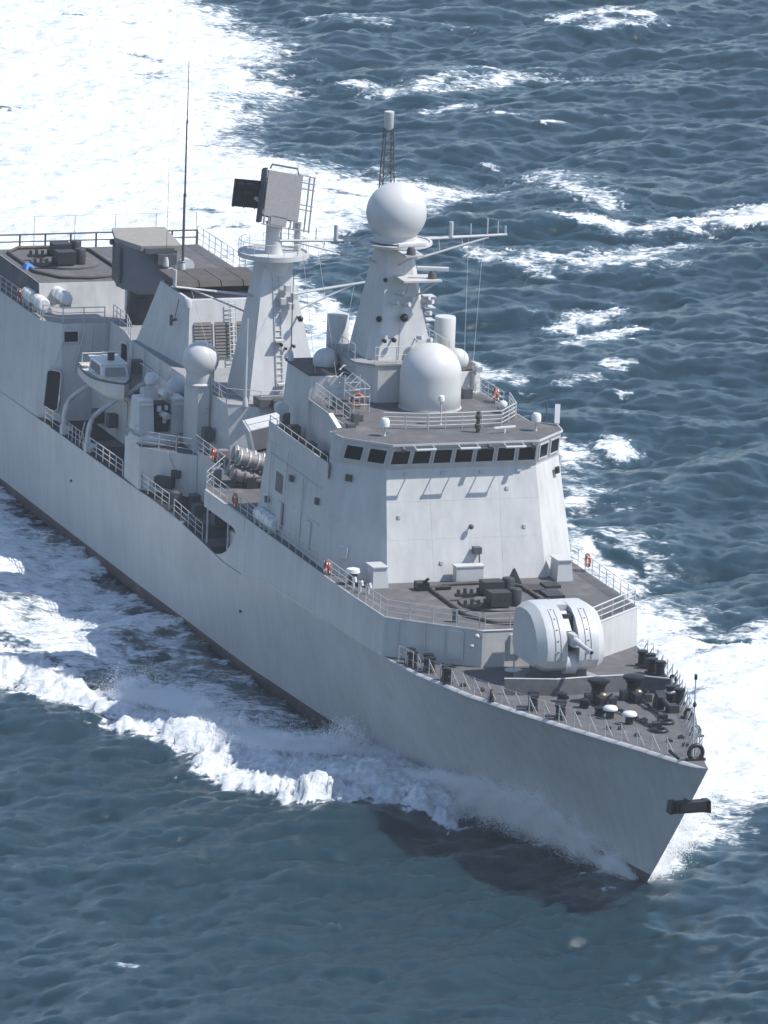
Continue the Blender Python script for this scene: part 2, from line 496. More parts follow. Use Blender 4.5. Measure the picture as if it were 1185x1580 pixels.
# windows: frames and panes set on the leaning band
def wpanel(p0, p1, q0, q1, u0, u1, v0, v1):
    # bilinear patch: p bottom edge, q top edge
    def at(u, v, d, nrm):
        a = Vector(p0).lerp(Vector(p1), u); c = Vector(q0).lerp(Vector(q1), u)
        return a.lerp(c, v) + nrm * d
    nrm = (Vector(p1) - Vector(p0)).cross(Vector(q0) - Vector(p0)).normalized()
    if nrm.dot(Vector((1, 0, 0))) < 0: nrm = -nrm
    e = 0.11
    du = e / (Vector(p1) - Vector(p0)).length; dv = e / (Vector(q0) - Vector(p0)).length
    o = [(u0 - du, v0 - dv), (u1 + du, v0 - dv), (u1 + du, v1 + dv), (u0 - du, v1 + dv)]
    i_ = [(u0, v0), (u1, v0), (u1, v1), (u0, v1)]
    f = B()
    vs = [at(u, v, .0, nrm) for u, v in o] + [at(u, v, .07, nrm) for u, v in o] + [at(u, v, .07, nrm) for u, v in i_] + [at(u, v, .0, nrm) for u, v in i_]
    fs = []
    for k in range(4):
        j = (k + 1) % 4
        fs += [(k, j, 4 + j, 4 + k), (4 + k, 4 + j, 8 + j, 8 + k), (8 + k, 8 + j, 12 + j, 12 + k)]
    f.add(vs, fs)
    fo_ = P('window_frame', f, m_grey, parent=wheel)
    g = B()
    g.add([at(u, v, .012, nrm) for u, v in i_] + [at(u, v, .03, nrm) for u, v in i_], [(3, 2, 1, 0), (4, 5, 6, 7), (0, 1, 5, 4), (1, 2, 6, 5), (2, 3, 7, 6), (3, 0, 4, 7)])
    P('window', g, m_glass, parent=wheel)
V0, V1 = .25, .80
for i in range(7):
    yc = (i - 3) * 1.385
    f = lambda y: (y + 4.85) / 9.7
    wpanel((-45.25, -4.85, 17.2), (-45.25, 4.85, 17.2), (-44.55, -4.72, 18.85), (-44.55, 4.72, 18.85), f(yc - .55), f(yc + .55), V0, V1)
for s_ in (-1, 1):
    p0 = (-45.25, s_ * 4.85, 17.2); p1 = (-47.74, s_ * 7.2, 17.2); q0 = (-44.55, s_ * 4.72, 18.85); q1 = (-47.02, s_ * 7.05, 18.85)
    wpanel(p0, p1, q0, q1, .08, .42, V0, V1); wpanel(p0, p1, q0, q1, .56, .90, V0, V1)
# door-window and small ports on the bridge starboard flank
def facet(name, cx, cy, cz, w, h, n, mt, t=.05, parent=None):
    n = Vector(n).normalized()
    u = Vector((0, 0, 1)).cross(n).normalized(); v = n.cross(u)
    c = Vector((cx, cy, cz))
    b = B()
    vs = [c + u * (sx * w / 2) + v * (sz * h / 2) + n * d for d in (-t, t) for sx, sz in ((-1, -1), (1, -1), (1, 1), (-1, 1))]
    b.add(vs, [(3, 2, 1, 0), (4, 5, 6, 7), (0, 1, 5, 4), (1, 2, 6, 5), (2, 3, 7, 6), (3, 0, 4, 7)])
    return b.build(name, mt, parent or ship)
nch = (.68, -.72, .13)
facet('scuttle', -46.78, -6.75, 16.45, .42, .42, nch, m_glass, .07, bridge)
facet('scuttle', -46.75, 6.8, 16.5, .42, .42, (.68, .72, .13), m_glass, .07, bridge)
facet('vent_box', -45.95, -7.2, 11.95, .6, .75, nch, m_grey, .12, bridge)
facet('vent_panel', -58.0, -7.55, 13.7, 1.4, 1.2, (0.02, -1, .05), m_louver, .03, bridge)
facet('vent_panel', -54.4, -7.6, 13.0, .6, .5, (0.02, -1, .05), m_louver, .03, bridge)
# awning rollers and lamps over the front windows
b = B()
for y in (-2.8, .05, 3.0):
    b.tube([(-43.8, y - .65, 18.72), (-43.8, y + .65, 18.72)], .085, 8)
    for d in (-.6, .6): b.tube([(-44.45, y + d, 18.85), (-43.8, y + d, 18.72)], .04, 5)
each(b, 'awning_roller', m_rail, bridge, 3)
b = B()
for y in (-4.1, 1.5, 4.3): b.tube([(-44.45, y, 18.75), (-44.2, y, 18.6)], .14, 10)
each(b, 'window_lamp', m_darkgrey, bridge)
# seam and pipes on the front plating
def fp(y, z):                                      # point on the front plate
    t = (z - zb) / (zt - zb)
    return (lerp(-43.4, -45.25, t), y, z)
b = B()
for z in (13.05, 15.3): b.tube([(fp(-4.9, z)[0] + .004, -4.9, z), (fp(4.9, z)[0] + .004, 4.9, z)], .007, 4)
for y in (-2.1, 2.4): b.tube([(fp(y, 10.6)[0] + .004, y, 10.6), (fp(y, 17.1)[0] + .004, y, 17.1)], .006, 4)
each(b, 'weld_seam', m_grey, bridge)
b = B()
x0 = fp(0, 12.3)[0]
b.box((x0 + .3, .65, 12.35), (.5, .5, .4)); b.tube([(x0, .65, 12.2), (x0 + .5, .65, 12.2)], .07)
b.tube([(x0 + .45, .75, 12.2), (x0 + .75, .8, 10.6)], .05)
b.ball((fp(0, 13.8)[0] + .35, .35, 13.75), .17, 12); b.tube([fp(.35, 13.7), (fp(0, 13.7)[0] + .35, .35, 13.7)], .05)
P('front_camera_mount', b, m_darkgrey, 40)
b = B(); b.box((-42.9, -.1, 11.05), (.7, 1.75, 1.0)); b.box((-42.9, -.1, 11.58), (.8, 1.85, .08))
P('ready_locker', b, m_grey)
for s_ in (-1, 1):
    b = B(); b.prism([(-42.2, s_ * 5.45), (-42.2, s_ * 6.5), (-43.6, s_ * 6.5), (-43.6, s_ * 5.45)], Z1, 11.75, [(-42.35, s_ * 5.55), (-42.35, s_ * 6.4), (-43.7, s_ * 6.4), (-43.7, s_ * 5.55)])
    b.box((-43.0, s_ * 5.98, 11.79), (1.5, 1.0, .07))
    tag(b.build('deck_locker', m_gun, None, org=(-43, s_ * 6, Z1)), 'pale ventilation locker at the %s foot of the bridge front' % ('shaded starboard' if s_ < 0 else 'sunlit port'), 'locker', 'ventilation lockers at the bridge front corners')

# --- house abaft the bridge and base of the fore mast
b = B()
b.prism(sym([(-57.3, -3.2), (-58.2, -5.9), (-63.4, -5.9)]), 16.1, 20.35, sym([(-57.6, -2.9), (-58.5, -5.6), (-63.2, -5.6)]))
P('aft_bridge_house', b, m_grey)
b = B(); b.prism(sym([(-58.4, -2.9), (-58.5, -5.7), (-63.3, -5.75)]), 20.36, 20.5)
P('aft_house_roof', b, m_cap)
b = B()
b.prism(sym([(-56.3, -1.9), (-57.4, -2.95), (-62.6, -3.0)]), 18.9, 21.35)
P('mast_house', b, m_grey)
b = B(); b.prism(sym([(-56.2, -2.1), (-57.3, -3.15), (-62.7, -3.2)]), 21.352, 21.45)
P('mast_house_deck', b, m_deck2)
# fore mast: tapered tower with chamfered corners and forward ridge
b = B()
fb = sym([(-57.4, -1.55), (-58.1, -2.15), (-61.6, -2.15), (-62.1, -1.5)])
ft = sym([(-58.7, -.72), (-59.0, -1.02), (-60.5, -1.02), (-60.8, -.72)])
b.prism(fb, 21.4, 28.2, ft)
b.prism([(-57.35, -.25), (-57.35, 2.1), (-58.2, 2.1), (-58.2, -.25)], 21.4, 26.4, [(-58.35, .2), (-58.35, .95), (-58.8, .95), (-58.8, .2)])
b.lathe([(1.05, 27.9), (1.15, 28.15), (2.0, 28.42), (2.36, 28.46), (2.36, 28.62), (2.2, 28.62), (2.2, 28.56), (.5, 28.56)], (-59.6, 0, 0), 32)
fmast = P('fore_mast', b, m_grey, 30)
b = B()                                            # radar platforms
b.prism([(-56.6, -.3), (-56.6, 2.2), (-58.6, 1.9), (-58.6, -.3)], 26.5, 26.62)
b.prism([(-55.7, -.55), (-55.7, .65), (-58.6, .65), (-58.6, -.55)], 28.3, 28.42)
b.tube([(-56.7, .2, 26.5), (-58.3, .2, 25.2)], .06); b.tube([(-56.7, 1.9, 26.5), (-58.4, 1.0, 25.2)], .06)
b.tube([(-55.8, 0, 28.3), (-58.7, 0, 27.2)], .07)
P('radar_platforms', b, m_grey)
b = B()                                            # yards
for s_ in (-1, 1):
    b = B()
    b.tube([(-59.9, s_ * 2.2, 28.6), (-59.9, s_ * 7.5, 28.75)], .09)
    b.tube([(-60.3, s_ * 2.2, 28.6), (-60.1, s_ * 7.5, 28.72)], .06)
    b.tube([(-59.9, s_ * 1.0, 27.2), (-59.9, s_ * 6.3, 28.6)], .07)
    for y in (3.2, 4.2, 5.2, 6.2): b.tube([(-59.9, s_ * y, 28.6), (-60.25, s_ * (y + .5), 28.65)], .03)
    for y in (3.0, 4.5): b.tube([(-59.9, s_ * y, 28.6), (-59.9, s_ * (y + .1), 27.2 + (y - 1) * .27)], .03)
    for y, h, r_ in ((3.8, .95, .14), (5.1, .8, .04), (6.2, 1.1, .05), (6.9, .9, .04), (7.4, .6, .06)):
        b.tube([(-59.9, s_ * y, 28.7), (-59.9, s_ * y, 28.7 + h)], r_, 8)
    P('mast_yard', b, m_rail, 40)
b = B()                                            # lattice topmast
for sx, sy in ((1, 1), (1, -1), (-1, 1), (-1, -1)):
    b.tube([(-61.6 + sx * .45, sy * .5, 28.6), (-61.6 + sx * .22, sy * .24, 35.4)], .045, 5)
for i in range(9):
    z0, z1 = 28.9 + i * .72, 28.9 + (i + 1) * .72
    k0, k1 = .5 - .26 * (z0 - 28.6) / 6.8, .5 - .26 * (z1 - 28.6) / 6.8
    for a, c in (((1, 1), (1, -1)), ((1, -1), (-1, -1)), ((-1, -1), (-1, 1)), ((-1, 1), (1, 1))):
        b.tube([(-61.6 + a[0] * k0, a[1] * k0, z0), (-61.6 + c[0] * k0, c[1] * k0, z0)], .025, 4)
        b.tube([(-61.6 + a[0] * k0, a[1] * k0, z0), (-61.6 + c[0] * k1, c[1] * k1, z1)], .022, 4)
P('lattice_topmast', b, m_darkgrey)
b = B(); b.lathe([(.2, 35.3), (.3, 35.45), (.29, 36.2), (.31, 36.25), (.31, 36.45), (.1, 36.5)], (-61.6, 0, 0), 16)
P('topmast_antenna', b, m_radome, 40)
b = B()                                            # round dark lamps on the mast
for y, z, x, r_ in ((-1.45, 24.0, -57.85, .2), (.1, 24.1, -57.5, .27), (-1.2, 22.7, -57.3, .14), (-.6, 22.75, -57.25, .16), (-1.0, 26.4, -58.2, .14)):
    b.ball((x, y, z), r_, 14); b.tube([(x, y, z), (x - .7, y, z)], .07)
each(b, 'mast_lamp', m_black, fmast, 2, 40)
b = B()                                            # cluster of signal gear
for y, z, x in ((-.35, 25.7, -57.6), (.35, 25.3, -57.55), (-.7, 25.1, -57.5), (.0, 25.0, -57.3), (1.6, 25.2, -58.2), (1.9, 24.9, -58.4), (1.75, 24.2, -58.3), (1.7, 22.6, -57.8), (.9, 22.9, -57.2), (.55, 22.2, -56.9)):
    b.tube([(x, y, z), (x + .35, y + .25, z + .05)], .15, 10)
    b.tube([(x, y, z - .3), (x - .5, y, z - .1)], .05)
each(b, 'signal_lamp', m_rail, fmast, 2, 40)
b = B()
for z in (25.6, 24.9, 24.1): b.box((-58.5, 2.0, z - .35), (.9, .7, .06))
each(b, 'lamp_bracket', m_rail, fmast)

# --- main mast
b = B()
b.prism([(-80.7, -2.45), (-80.7, 2.45), (-85.6, 2.45), (-85.6, -2.45)], Z2, 22.2, [(-83.2, -.95), (-83.2, .95), (-85.2, .95), (-85.2, -.95)])
b.lathe([(1.25, 21.7), (1.22, 22.6), (2.1, 22.78), (2.33, 22.8), (2.33, 23.12), (2.2, 23.12), (2.2, 23.0), (.4, 23.0)], (-84.2, 0, 0), 32)
b.lathe([(.62, 22.9), (.55, 23.3), (.52, 24.9), (.6, 25.05)], (-84.2, 0, 0), 20)
mmast = P('main_mast', b, m_grey, 30)
b = B()                                            # ladder up the face
for s_ in (-.22, .22): b.tube([(-80.6, -.3 + s_, Z2), (-83.0, -.15 + s_, 21.6)], .035, 5)
for i in range(20):
    t = (i + .5) / 20
    b.tube([(lerp(-80.6, -83.0, t), -.52 + .15 * t, lerp(Z2, 21.6, t)), (lerp(-80.6, -83, t), -.08 + .15 * t, lerp(Z2, 21.6, t))], .03, 5)
for t in (.15, .5): b.box((lerp(-80.6, -83, t) + .3, -.25, lerp(Z2, 21.6, t)), (.5, .6, .12))
P('mast_ladder', b, m_grey)
b = B()
for y, t, r_, d in ((1.15, .63, .2, .7), (.7, .42, .12, .4), (-.1, .43, .11, .3), (.2, .4, .1, .25)):
    x, z = lerp(-80.7, -83.2, t), lerp(Z2, 22.2, t)
    b.tube([(x, y, z), (x + d, y, z + .02)], .07); b.ball((x + d, y, z), r_, 12)
each(b, 'mast_lamp', m_black, mmast, 2, 40)
b = B()
for y, z, x in ((.45, 21.0, -82.4), (.9, 20.5, -82.3), (.1, 20.2, -82.2), (.6, 19.9, -82.0)):
    b.box((x, y, z), (.5, .35, .4))
each(b, 'signal_box', m_rail, mmast)
for sy in (-1, 1):
    b = B()
    b.tube([(-84.2, sy * 1.3, 20.2), (-84.0, sy * 6.9, 21.0)], .08); b.tube([(-84.6, sy * 1.3, 20.2), (-84.2, sy * 6.9, 20.95)], .06)
    b.tube([(-84.2, sy * 1.9, 19.2), (-84.1, sy * 5.6, 20.8)], .07)
    for k in range(5): b.tube([(-84.2, sy * (1.8 + k), 20.25 + .14 * k), (-84.45, sy * (2.3 + k), 20.3 + .14 * k)], .035)
    b.tube([(-84.0, sy * 6.7, 21.0), (-84.0, sy * 6.7, 22.1)], .13, 8)
    P('main_mast_yard', b, m_rail)
b = B()
for i in range(28):
    a = 2 * math.pi * i / 28
    if i % 2 == 0: b.tube([(-84.2 + 2.27 * math.cos(a), 2.27 * math.sin(a), 23.1), (-84.2 + 2.27 * math.cos(a), 2.27 * math.sin(a), 23.9)], .02, 4)
b.torus((-84.2, 0, 23.9), 2.27, .022, 28, 4, 'z')
P('platform_rail', b, m_rail)

# --- funnel
b = B()
fnb = sym([(-91.6, -3.25), (-101.2, -3.9)])
fnt = sym([(-92.6, -2.95), (-99.2, -2.95)])
b.prism(fnb, Z2, 18.25, fnt)
funnel = P('funnel', b, m_grey)
b = B(); b.prism([(x, y) for x, y in sym([(-95.5, -2.75), (-98.9, -2.75)])], 18.25, 18.62)
b.prism([(x, y) for x, y in sym([(-93.0, -2.75), (-95.5, -2.75)])], 18.2, 18.262)
P('funnel_neck_shade', b, m_black)  # black stands for the deep shade under the cap and in the well
for i in range(4):
    y0, y1 = -3.05 + i * 1.53, -3.05 + i * 1.53 + 1.47
    b = B(); b.prism([(-95.0, y0), (-95.0, y1), (-99.5, y1), (-99.5, y0)], 18.62, 18.98, [(-95.25, y0), (-95.25, y1), (-99.4, y1), (-99.4, y0)])
    P('exhaust_cover', b, m_cap)
def fpt(y, z, d=0.0): return (lerp(-91.6, -92.6, (z - Z2) / (18.25 - Z2)) + d, y, z)
for y0, y1 in ((-2.75, -1.55), (-1.3, -.1), (.2, 1.4), (1.65, 2.75)):
    b = B()
    b.add([fpt(y0, 14.5, .01), fpt(y1, 14.5, .01), fpt(y1, 16.8, .01), fpt(y0, 16.8, .01)] , [(0, 1, 2, 3)])
    for k in range(11):
        z = 14.55 + k * .205
        x = fpt(0, z)[0]
        b.add([(x + .02, y0, z + .17), (x + .02, y1, z + .17), (x + .12, y1, z), (x + .12, y0, z)], [(0, 1, 2, 3)])
    P('louver', b, m_louver, parent=funnel)
b = B()
for y0, y1 in ((-1.48, -1.38),): b.box((fpt(0, 15.6, .06)[0], -1.43, 15.6), (.12, .1, 2.3), ry=R(-12))
for y in (-.35, .1): b.tube([fpt(y, 14, .25), fpt(y, 18.2, .25)], .035, 5)
for k in range(14): b.tube([fpt(-.35, 14.2 + k * .29, .25), fpt(.1, 14.2 + k * .29, .25)], .03, 4)
for y in (1.0, 1.4): b.tube([fpt(y, 14, .25), fpt(y, 17.2, .25)], .03, 5)
for k in range(10): b.tube([fpt(1.0, 14.2 + k * .29, .25), fpt(1.4, 14.2 + k * .29, .25)], .025, 4)
P('funnel_ladder', b, m_rail)
b = B()
b.lathe([(.02, -.3), (.28, -.3), (.3, .1), (.2, .3), (.02, .32)], (-92.3, -3.2, 18.15), 14)
b.tube([(-92.3, -3.2, 18), (-93, -3, 17.8)], .06)
P('funnel_floodlight', b, m_rail, 40)
b = B()
b.tube([(-94.5, -3.22, 16.6), (-94.5, -3.6, 16.5)], .1); b.tube([(-94.5, -3.6, 16.9), (-94.5, -3.6, 16.2)], .11, 8); b.tube([(-94.2, -3.2, 18), (-94.4, -3.4, 16.6)], .03)
P('side_lamp', b, m_darkgrey)

# --- railings (each run a part)
def resample(pts, step):
    out = []
    for a, c in zip(pts[:-1], pts[1:]):
        a, c = Vector(a), Vector(c)
        k = max(1, round((c - a).length / step))
        out += [a.lerp(c, i / k) for i in range(k)]
    return out + [Vector(pts[-1])]
def rail(pts, h=1.05, n=3, step=1.45, r=.03, rr=.02, mt=None, name='railing'):
    b = B()
    q = resample(pts, step)
    for p in q: b.tube([p, p + Vector((0, 0, h))], r, 5)
    for k in range(n):
        z = h * (k + 1) / n
        b.tube([Vector(p) + Vector((0, 0, z)) for p in pts], rr if k < n - 1 else rr * 1.25, 5)
    return P(name, b, mt or m_rail)
zz = Z1 + .01
rail([(-35.1, 8.0, zz), (-46, 8.15, zz), (-62, 8.15, zz), (-80, 8.1, zz)])
rail([(-30.6, 3.5, zz), (-35.0, 7.95, zz)], r=.045, rr=.04)
rail([(-30.55, -3.2, zz), (-30.55, 3.2, zz)], rr=.012)
rail([(-30.7, -3.5, zz), (-34.9, -7.95, zz), (-40, -8.12, zz)], rr=.014)
rail([(-41, -8.15, zz), (-58, -8.2, zz), (-71.2, -8.15, zz), (-75.5, -5.6, zz), (-82, -5.55, zz)])
rail([(-82.2, -5.65, 10.16), (-85.2, -8.25, 10.16), (-88.8, -8.1, 10.16)])
rail([(-85.8, -8.25, 7.45), (-85.0, -8.25, 7.45)], step=.8)
rail([(-71.3, -8.28, 7.07), (-77.5, -8.3, 7.32)])
rail([(-78.6, -8.3, 7.42), (-84.9, -8.3, 7.4)])
rail([(-89.2, -8.25, 7.3), (-96.6, -8.3, 7.25)], r=.04, rr=.03)
rail([(-98.2, -8.3, 7.2), (-102.4, -8.32, 7.2)], step=.9)
rail([(-103.6, -8.3, 7.15), (-107.2, -8.3, 7.12)])
rail([(-109.6, -7.95, 13.61), (-108.35, -6.9, 13.61), (-108.3, -4.0, 13.61)], r=.04, rr=.03)
rail([(-108.1, -3.2, 13.61), (-107.6, -3.6, 13.9), (-104.2, -3.65, 13.9), (-101.2, -4.3, 13.9)])
rail([(-110, -8.0, 13.61), (-123.8, -8.05, 13.61)])
rail([(-124.0, -7.3, 15.61), (-124.0, 7.3, 15.61)], h=1.0, n=2, step=1.9, r=.07, rr=.05, mt=m_darkgrey)
rail([(-124.0, 7.3, 15.61), (-112.7, 7.25, 15.61)], h=1.3)
rail([(-124.3, -7.3, 14.8), (-124.3, 7.3, 14.8)], h=3.0, n=1, step=3.2, r=.025, rr=.014, name='net_frame')
rail([(-80.5, -4.05, Z2), (-79.3, -2.1, Z2), (-79.3, 2.1, Z2), (-80.5, 4.05, Z2)])
rail([(-86.5, -4.2, Z2), (-80.5, -4.05, Z2)])
rail([(-49.0, -3.9, 18.98), (-48.3, -1.2, 18.98), (-48.3, 1.0, 18.98), (-48.4, 3.6, 18.98), (-50.6, 5.3, 18.98), (-53.6, 5.9, 18.98)], h=1.0, n=4, r=.035, rr=.028)
rail([(-53.6, 5.5, 18.98), (-62.2, 5.4, 18.98)])
rail([(-50.4, -5.6, 18.98), (-58, -5.4, 18.98)])
rail([(-56.4, -2.1, 21.46), (-56.4, 2.1, 21.46)], n=2)
rail([(-57.4, -3.1, 21.46), (-62.6, -3.1, 21.46)], n=2)
rail([(-57.4, 3.1, 21.46), (-62.6, 3.1, 21.46)], n=2)
rail([(-48.6, -7.56, 17.06), (-60.8, -7.4, 17.06)], h=.35, n=1)
b = B()                                            # cage of hoop rails beside the mast house
for x in (-53.6, -54.6, -55.6):
    for y in (-3.3, -4.3):
        b.tube([(x, y, 19), (x, y, 21.0 - .4 * (x + 55.6))], .03, 5)
    b.tube([(x, -3.3, 20.6), (x, -3.8, 21.1), (x, -4.3, 20.6)], .03, 5)
for z in (19.5, 20.0, 20.5): b.tube([(-53.6, -4.3, z), (-55.6, -4.3, z), (-55.6, -3.3, z)], .025, 5); b.tube([(-53.6, -4.3, z), (-53.6, -3.3, z)], .025, 5)
P('ladder_cage', b, m_rail)
b = B()
for k in range(5): b.tube([(-58.3, -3.0, 19.2 + k * .42), (-58.0, -3.6, 19.4 + k * .42), (-57.6, -4.0, 19.2 + k * .42)], .045, 5)
each(b, 'bent_pipe', m_rail, ship)
b = B()
b.box((-59.2, -3.2, 19.55), (1.2, 1.6, .25)); b.box((-55.2, -4.6, 19.3), (.9, .9, .6)); b.box((-51.5, -4.8, 19.2), (.8, .6, .4)); b.box((-50.3, -5.3, 19.35), (.45, .35, .7)); b.box((-52.8, -5.0, 19.4), (.5, .4, .8))
b.box((-49.6, -5.8, 19.1), (.5, .5, .25)); b.box((-57, 4.2, 19.3), (.8, .6, .6))
b.box((-50.8, 3.2, 16.3), (.4, .4, .4))
each(b, 'roof_box', m_darkgrey, ship)
b = B()
b.box((-58.4, -6.6, 16.7), (.7, .7, 1.1)); b.box((-55, -6.6, 16.5), (.9, .6, .8)); b.box((-52, -6.7, 16.5), (.6, .5, .9)); b.box((-50, -6.6, 16.5), (.5, .6, .8))
b.tube([(-60.0, -6.6, 16.1), (-60.0, -6.6, 17.7)], .25, 10)
each(b, 'wing_locker', m_cap, bridge)

# forecastle stanchions, one by one, with their braces
def stanchion(x, sd):
    y = sd * (halfb(x) - .33); z = sheer(x) + .004
    b = B()
    b.tube([(0, 0, 0), (0, 0, 1.05)], .03, 5)
    b.tube([(0, 0, .95), (-.28, -sd * .42, 0)], .024, 5); b.tube([(0, 0, .95), (.12, -sd * .45, 0)], .024, 5)
    return b, (x, y, z)
fr_ = {}
for sd in (-1, 1):
    x = -31.6
    while x > -36 and x < -3.2:
        b, pos = stanchion(x, sd)
        if sd not in fr_:
            o = b.build('guard_stanchion', m_rail, ship, org=(0, 0, 0)); fr_[sd] = o
        else:
            o = fr_[sd].copy(); col.objects.link(o); o.parent = ship
        o.location = (pos[0] + 75, pos[1], pos[2])
        x += 1.45
b = B()
for sd in (-1, 1):
    for h in (.5, 1.02):
        b.tube([(x, sd * (halfb(x) - .33), sheer(x) + h) for x in np.arange(-32, -2.4, 1.45)], .009, 4)
P('guard_wires', b, m_rail)
rail([(-33.2, -7.7, sheer(-33)), (-31.2, -7.45, sheer(-31))], h=1.0, n=2, step=1.0)

# ================================================================== deck equipment (things of their own)
# --- naval gun
gz = sheer(-25.8) + .004
gun = thing('naval_gun', 'rounded white single barrel gun turret on the forecastle', 'gun turret', (-26.3, 0.05, gz))
gx, gy = -26.3, 0.05
def prof(k, cz=2.35):
    p = [(1.75, .95), (2.35, 1.25), (2.62, 1.75), (2.66, 2.3), (2.5, 2.95), (2.15, 3.55), (1.6, 4.1), (.85, 4.5), (0, 4.66), (-1.4, 4.6), (-2.3, 4.3), (-2.7, 3.2), (-2.75, 1.8), (-2.3, .95)]
    return [(x * k - (1 - k) * .5, cz + (z - cz) * k) for x, z in p]
def loft(b, secs):
    n = len(secs[0]); vs = [p for s_ in secs for p in s_]
    fs = [(i * n + j, i * n + (j + 1) % n, (i + 1) * n + (j + 1) % n, (i + 1) * n + j) for i in range(len(secs) - 1) for j in range(n)]
    fs += [tuple(range(n))[::-1], tuple(range((len(secs) - 1) * n, len(secs) * n))]
    b.add(vs, fs)
for s_ in (-1, 1):
    b = B()
    secs = []
    for y, k in ((.37, 1.0), (1.35, 1.0), (1.62, .985), (2.12, .84)):
        secs.append([(gx + x, gy + s_ * y, gz + z) for x, z in prof(k)])
    loft(b, secs)
    sh = b.build('gun_shield', m_gun, gun, 22)
    b = B()
    pr = prof(1.0)
    for yy in (.78, 1.12):
        path = [(gx + x * 1.003 + .012, gy + s_ * yy, gz + z + .008) for x, z in pr[2:8]]
        b.tube(path, .014, 4)
    for i in range(2, 8):
        x, z = pr[i]; b.box((gx + x + .02, gy + s_ * .95, gz + z), (.05, .10, .04))
    b.build('shield_groove', m_darkgrey, sh)
b = B()                                            # centre trough, lower lip
b.add([], [])
b.box((gx - .9, gy, gz + 2.6), (4.4, .76, 3.3))
b.build('gun_well', m_dark, gun)
b = B()
b.lathe([(.02, -.368), (.7, -.368), (.7, .368), (.02, .368)], (gx + 1.75, gy, gz + 1.45), 24, 'y')
b.box((gx + .2, gy, gz + 1.3), (3, .72, .7))
b.build('shield_lip', m_gun, gun, 30)
b = B()
b.box((gx - .5, gy, gz + 4.25), (1.5, .72, .75)); b.box((gx + 1.25, gy - .14, gz + 3.72), (1.5, .4, .5), ry=R(40))
b.build('shield_cover', m_gun, gun)
b = B()
e = R(2)
b.prism([(gx + 1.5, gy - .3), (gx + 3.0, gy - .2), (gx + 3.0, gy + .2), (gx + 1.5, gy + .3)], gz + 2.65, gz + 3.35, [(gx + 1.4, gy - .3), (gx + 2.9, gy - .12), (gx + 2.9, gy + .12), (gx + 1.4, gy + .3)])
b.build('mantlet', m_gun, gun, 30)
b = B()
b.tube([(gx + 2.0, gy, gz + 3.05), (gx + 3.4, gy, gz + 3.02), (gx + 3.45, gy, gz + 3.02), (gx + 5.6, gy, gz + 2.98)], .22, 14, r2=.12)
b.tube([(gx + 5.35, gy, gz + 2.985), (gx + 5.75, gy, gz + 2.975)], .17, 14)
barrel = b.build('barrel', m_gun, gun, 40)
b = B(); b.tube([(gx + 5.74, gy, gz + 2.975), (gx + 5.765, gy, gz + 2.974)], .1, 12)
b.build('muzzle', m_black, barrel)
b = B(); b.lathe([(1.95, 0), (1.95, .12), (1.72, .15), (1.72, 1.15), (.3, 1.15)], (gx, gy, gz), 36)
b.build('gun_ring', m_darkgrey, gun, 40)
b = B(); b.lathe([(2.6, 0), (2.6, .05), (2.4, .07), (.2, .07)], (gx - .2, gy, gz + .003), 36)
b.build('ring_plate', m_deck2, gun, 40)

# --- missile launchers (forward and on the hangar)
def launcher(org, label):
    t = thing('missile_launcher', label, 'missile launcher', org, 'missile launchers with paired dark blast boxes')
    X, Y, Z = org
    b = B()
    pts = [(-5.2, -1.9), (-3.8, -2.95), (3.0, -3.0), (5.2, -1.8), (5.6, 0.2), (5.0, 1.9), (3.0, 2.95), (-3.8, 2.95), (-5.2, 1.9)]
    b.tube([(X + x, Y + y, Z + .11) for x, y in pts], .12, 8, closed=True)
    b.build('coaming', m_cap, t, 60)
    b = B(); b.lathe([(2.35, .0), (2.35, .14), (2.2, .2), (1.5, .2), (1.45, .3), (.1, .3)], (X, Y, Z + .004), 40)
    b.build('turntable', m_deck, t, 40)
    for dx, dy in ((-1.3, .6), (1.5, 0.1)):
        b = B(); b.box((X + dx, Y + dy - .55, Z + .75), (1.05, 1.3, .85)); b.box((X + dx, Y + dy - .55, Z + .22), (.8, 1.0, .3))
        o = b.build('launch_box', m_dark, t)
        b = B(); b.lathe([(.38, .1), (.4, 1.2), (.34, 1.28), (.05, 1.3)], (X + dx - .15, Y + dy + .55, Z), 14)
        b.build('launch_drum', m_dark, o, 40)
        b = B(); b.box((X + dx + .05, Y + dy - 2.05, Z + .35), (.35, 1.7, .16))
        for k in range(4): b.box((X + dx + .05, Y + dy - 2.7 + .42 * k, Z + .55), (.2, .16, .3 + .12 * (k % 2)))
        b.build('launch_arm', m_dark, o)
    return t
launcher((-37.0, -.2, Z1 + .012), 'dark paired launcher boxes ringed by a coaming before the bridge')
launcher((-118.6, -3.8, 15.615), 'dark paired launcher boxes ringed by a coaming on the hangar roof')
# hatches and deck fittings before the bridge
b = B()
b.box((-40.3, 3.2, Z1 + .1), (1.6, 1.2, .2)); b.box((-38.6, 3.9, Z1 + .1), (1.6, 1.1, .2)); b.box((-41.0, 4.6, Z1 + .1), (1.2, 1.0, .18))
for o, lab in zip(each(b, 'deck_hatch', m_dark, None, org=(-40, 3.9, Z1)), ('black deck hatch nearest the launcher coaming, on the port side', 'black deck hatch farthest forward, behind the gun turret', 'black deck hatch closest to the port bridge locker')):
    tag(o, lab, 'hatch', 'black hatches in the deck before the bridge')
b = B(); b.prism([(-42.4, 2.2), (-41.6, 2.2), (-41.6, 3.0), (-42.4, 3.0)], Z1 + .02, Z1 + 1.0, [(-42.0, 2.5), (-41.9, 2.5), (-41.9, 2.6), (-42.0, 2.6)])
tag(b.build('deck_cowl', m_black, None, org=(-42, 2.6, Z1)), 'small black pyramid cowl on the deck before the bridge', 'cowl')
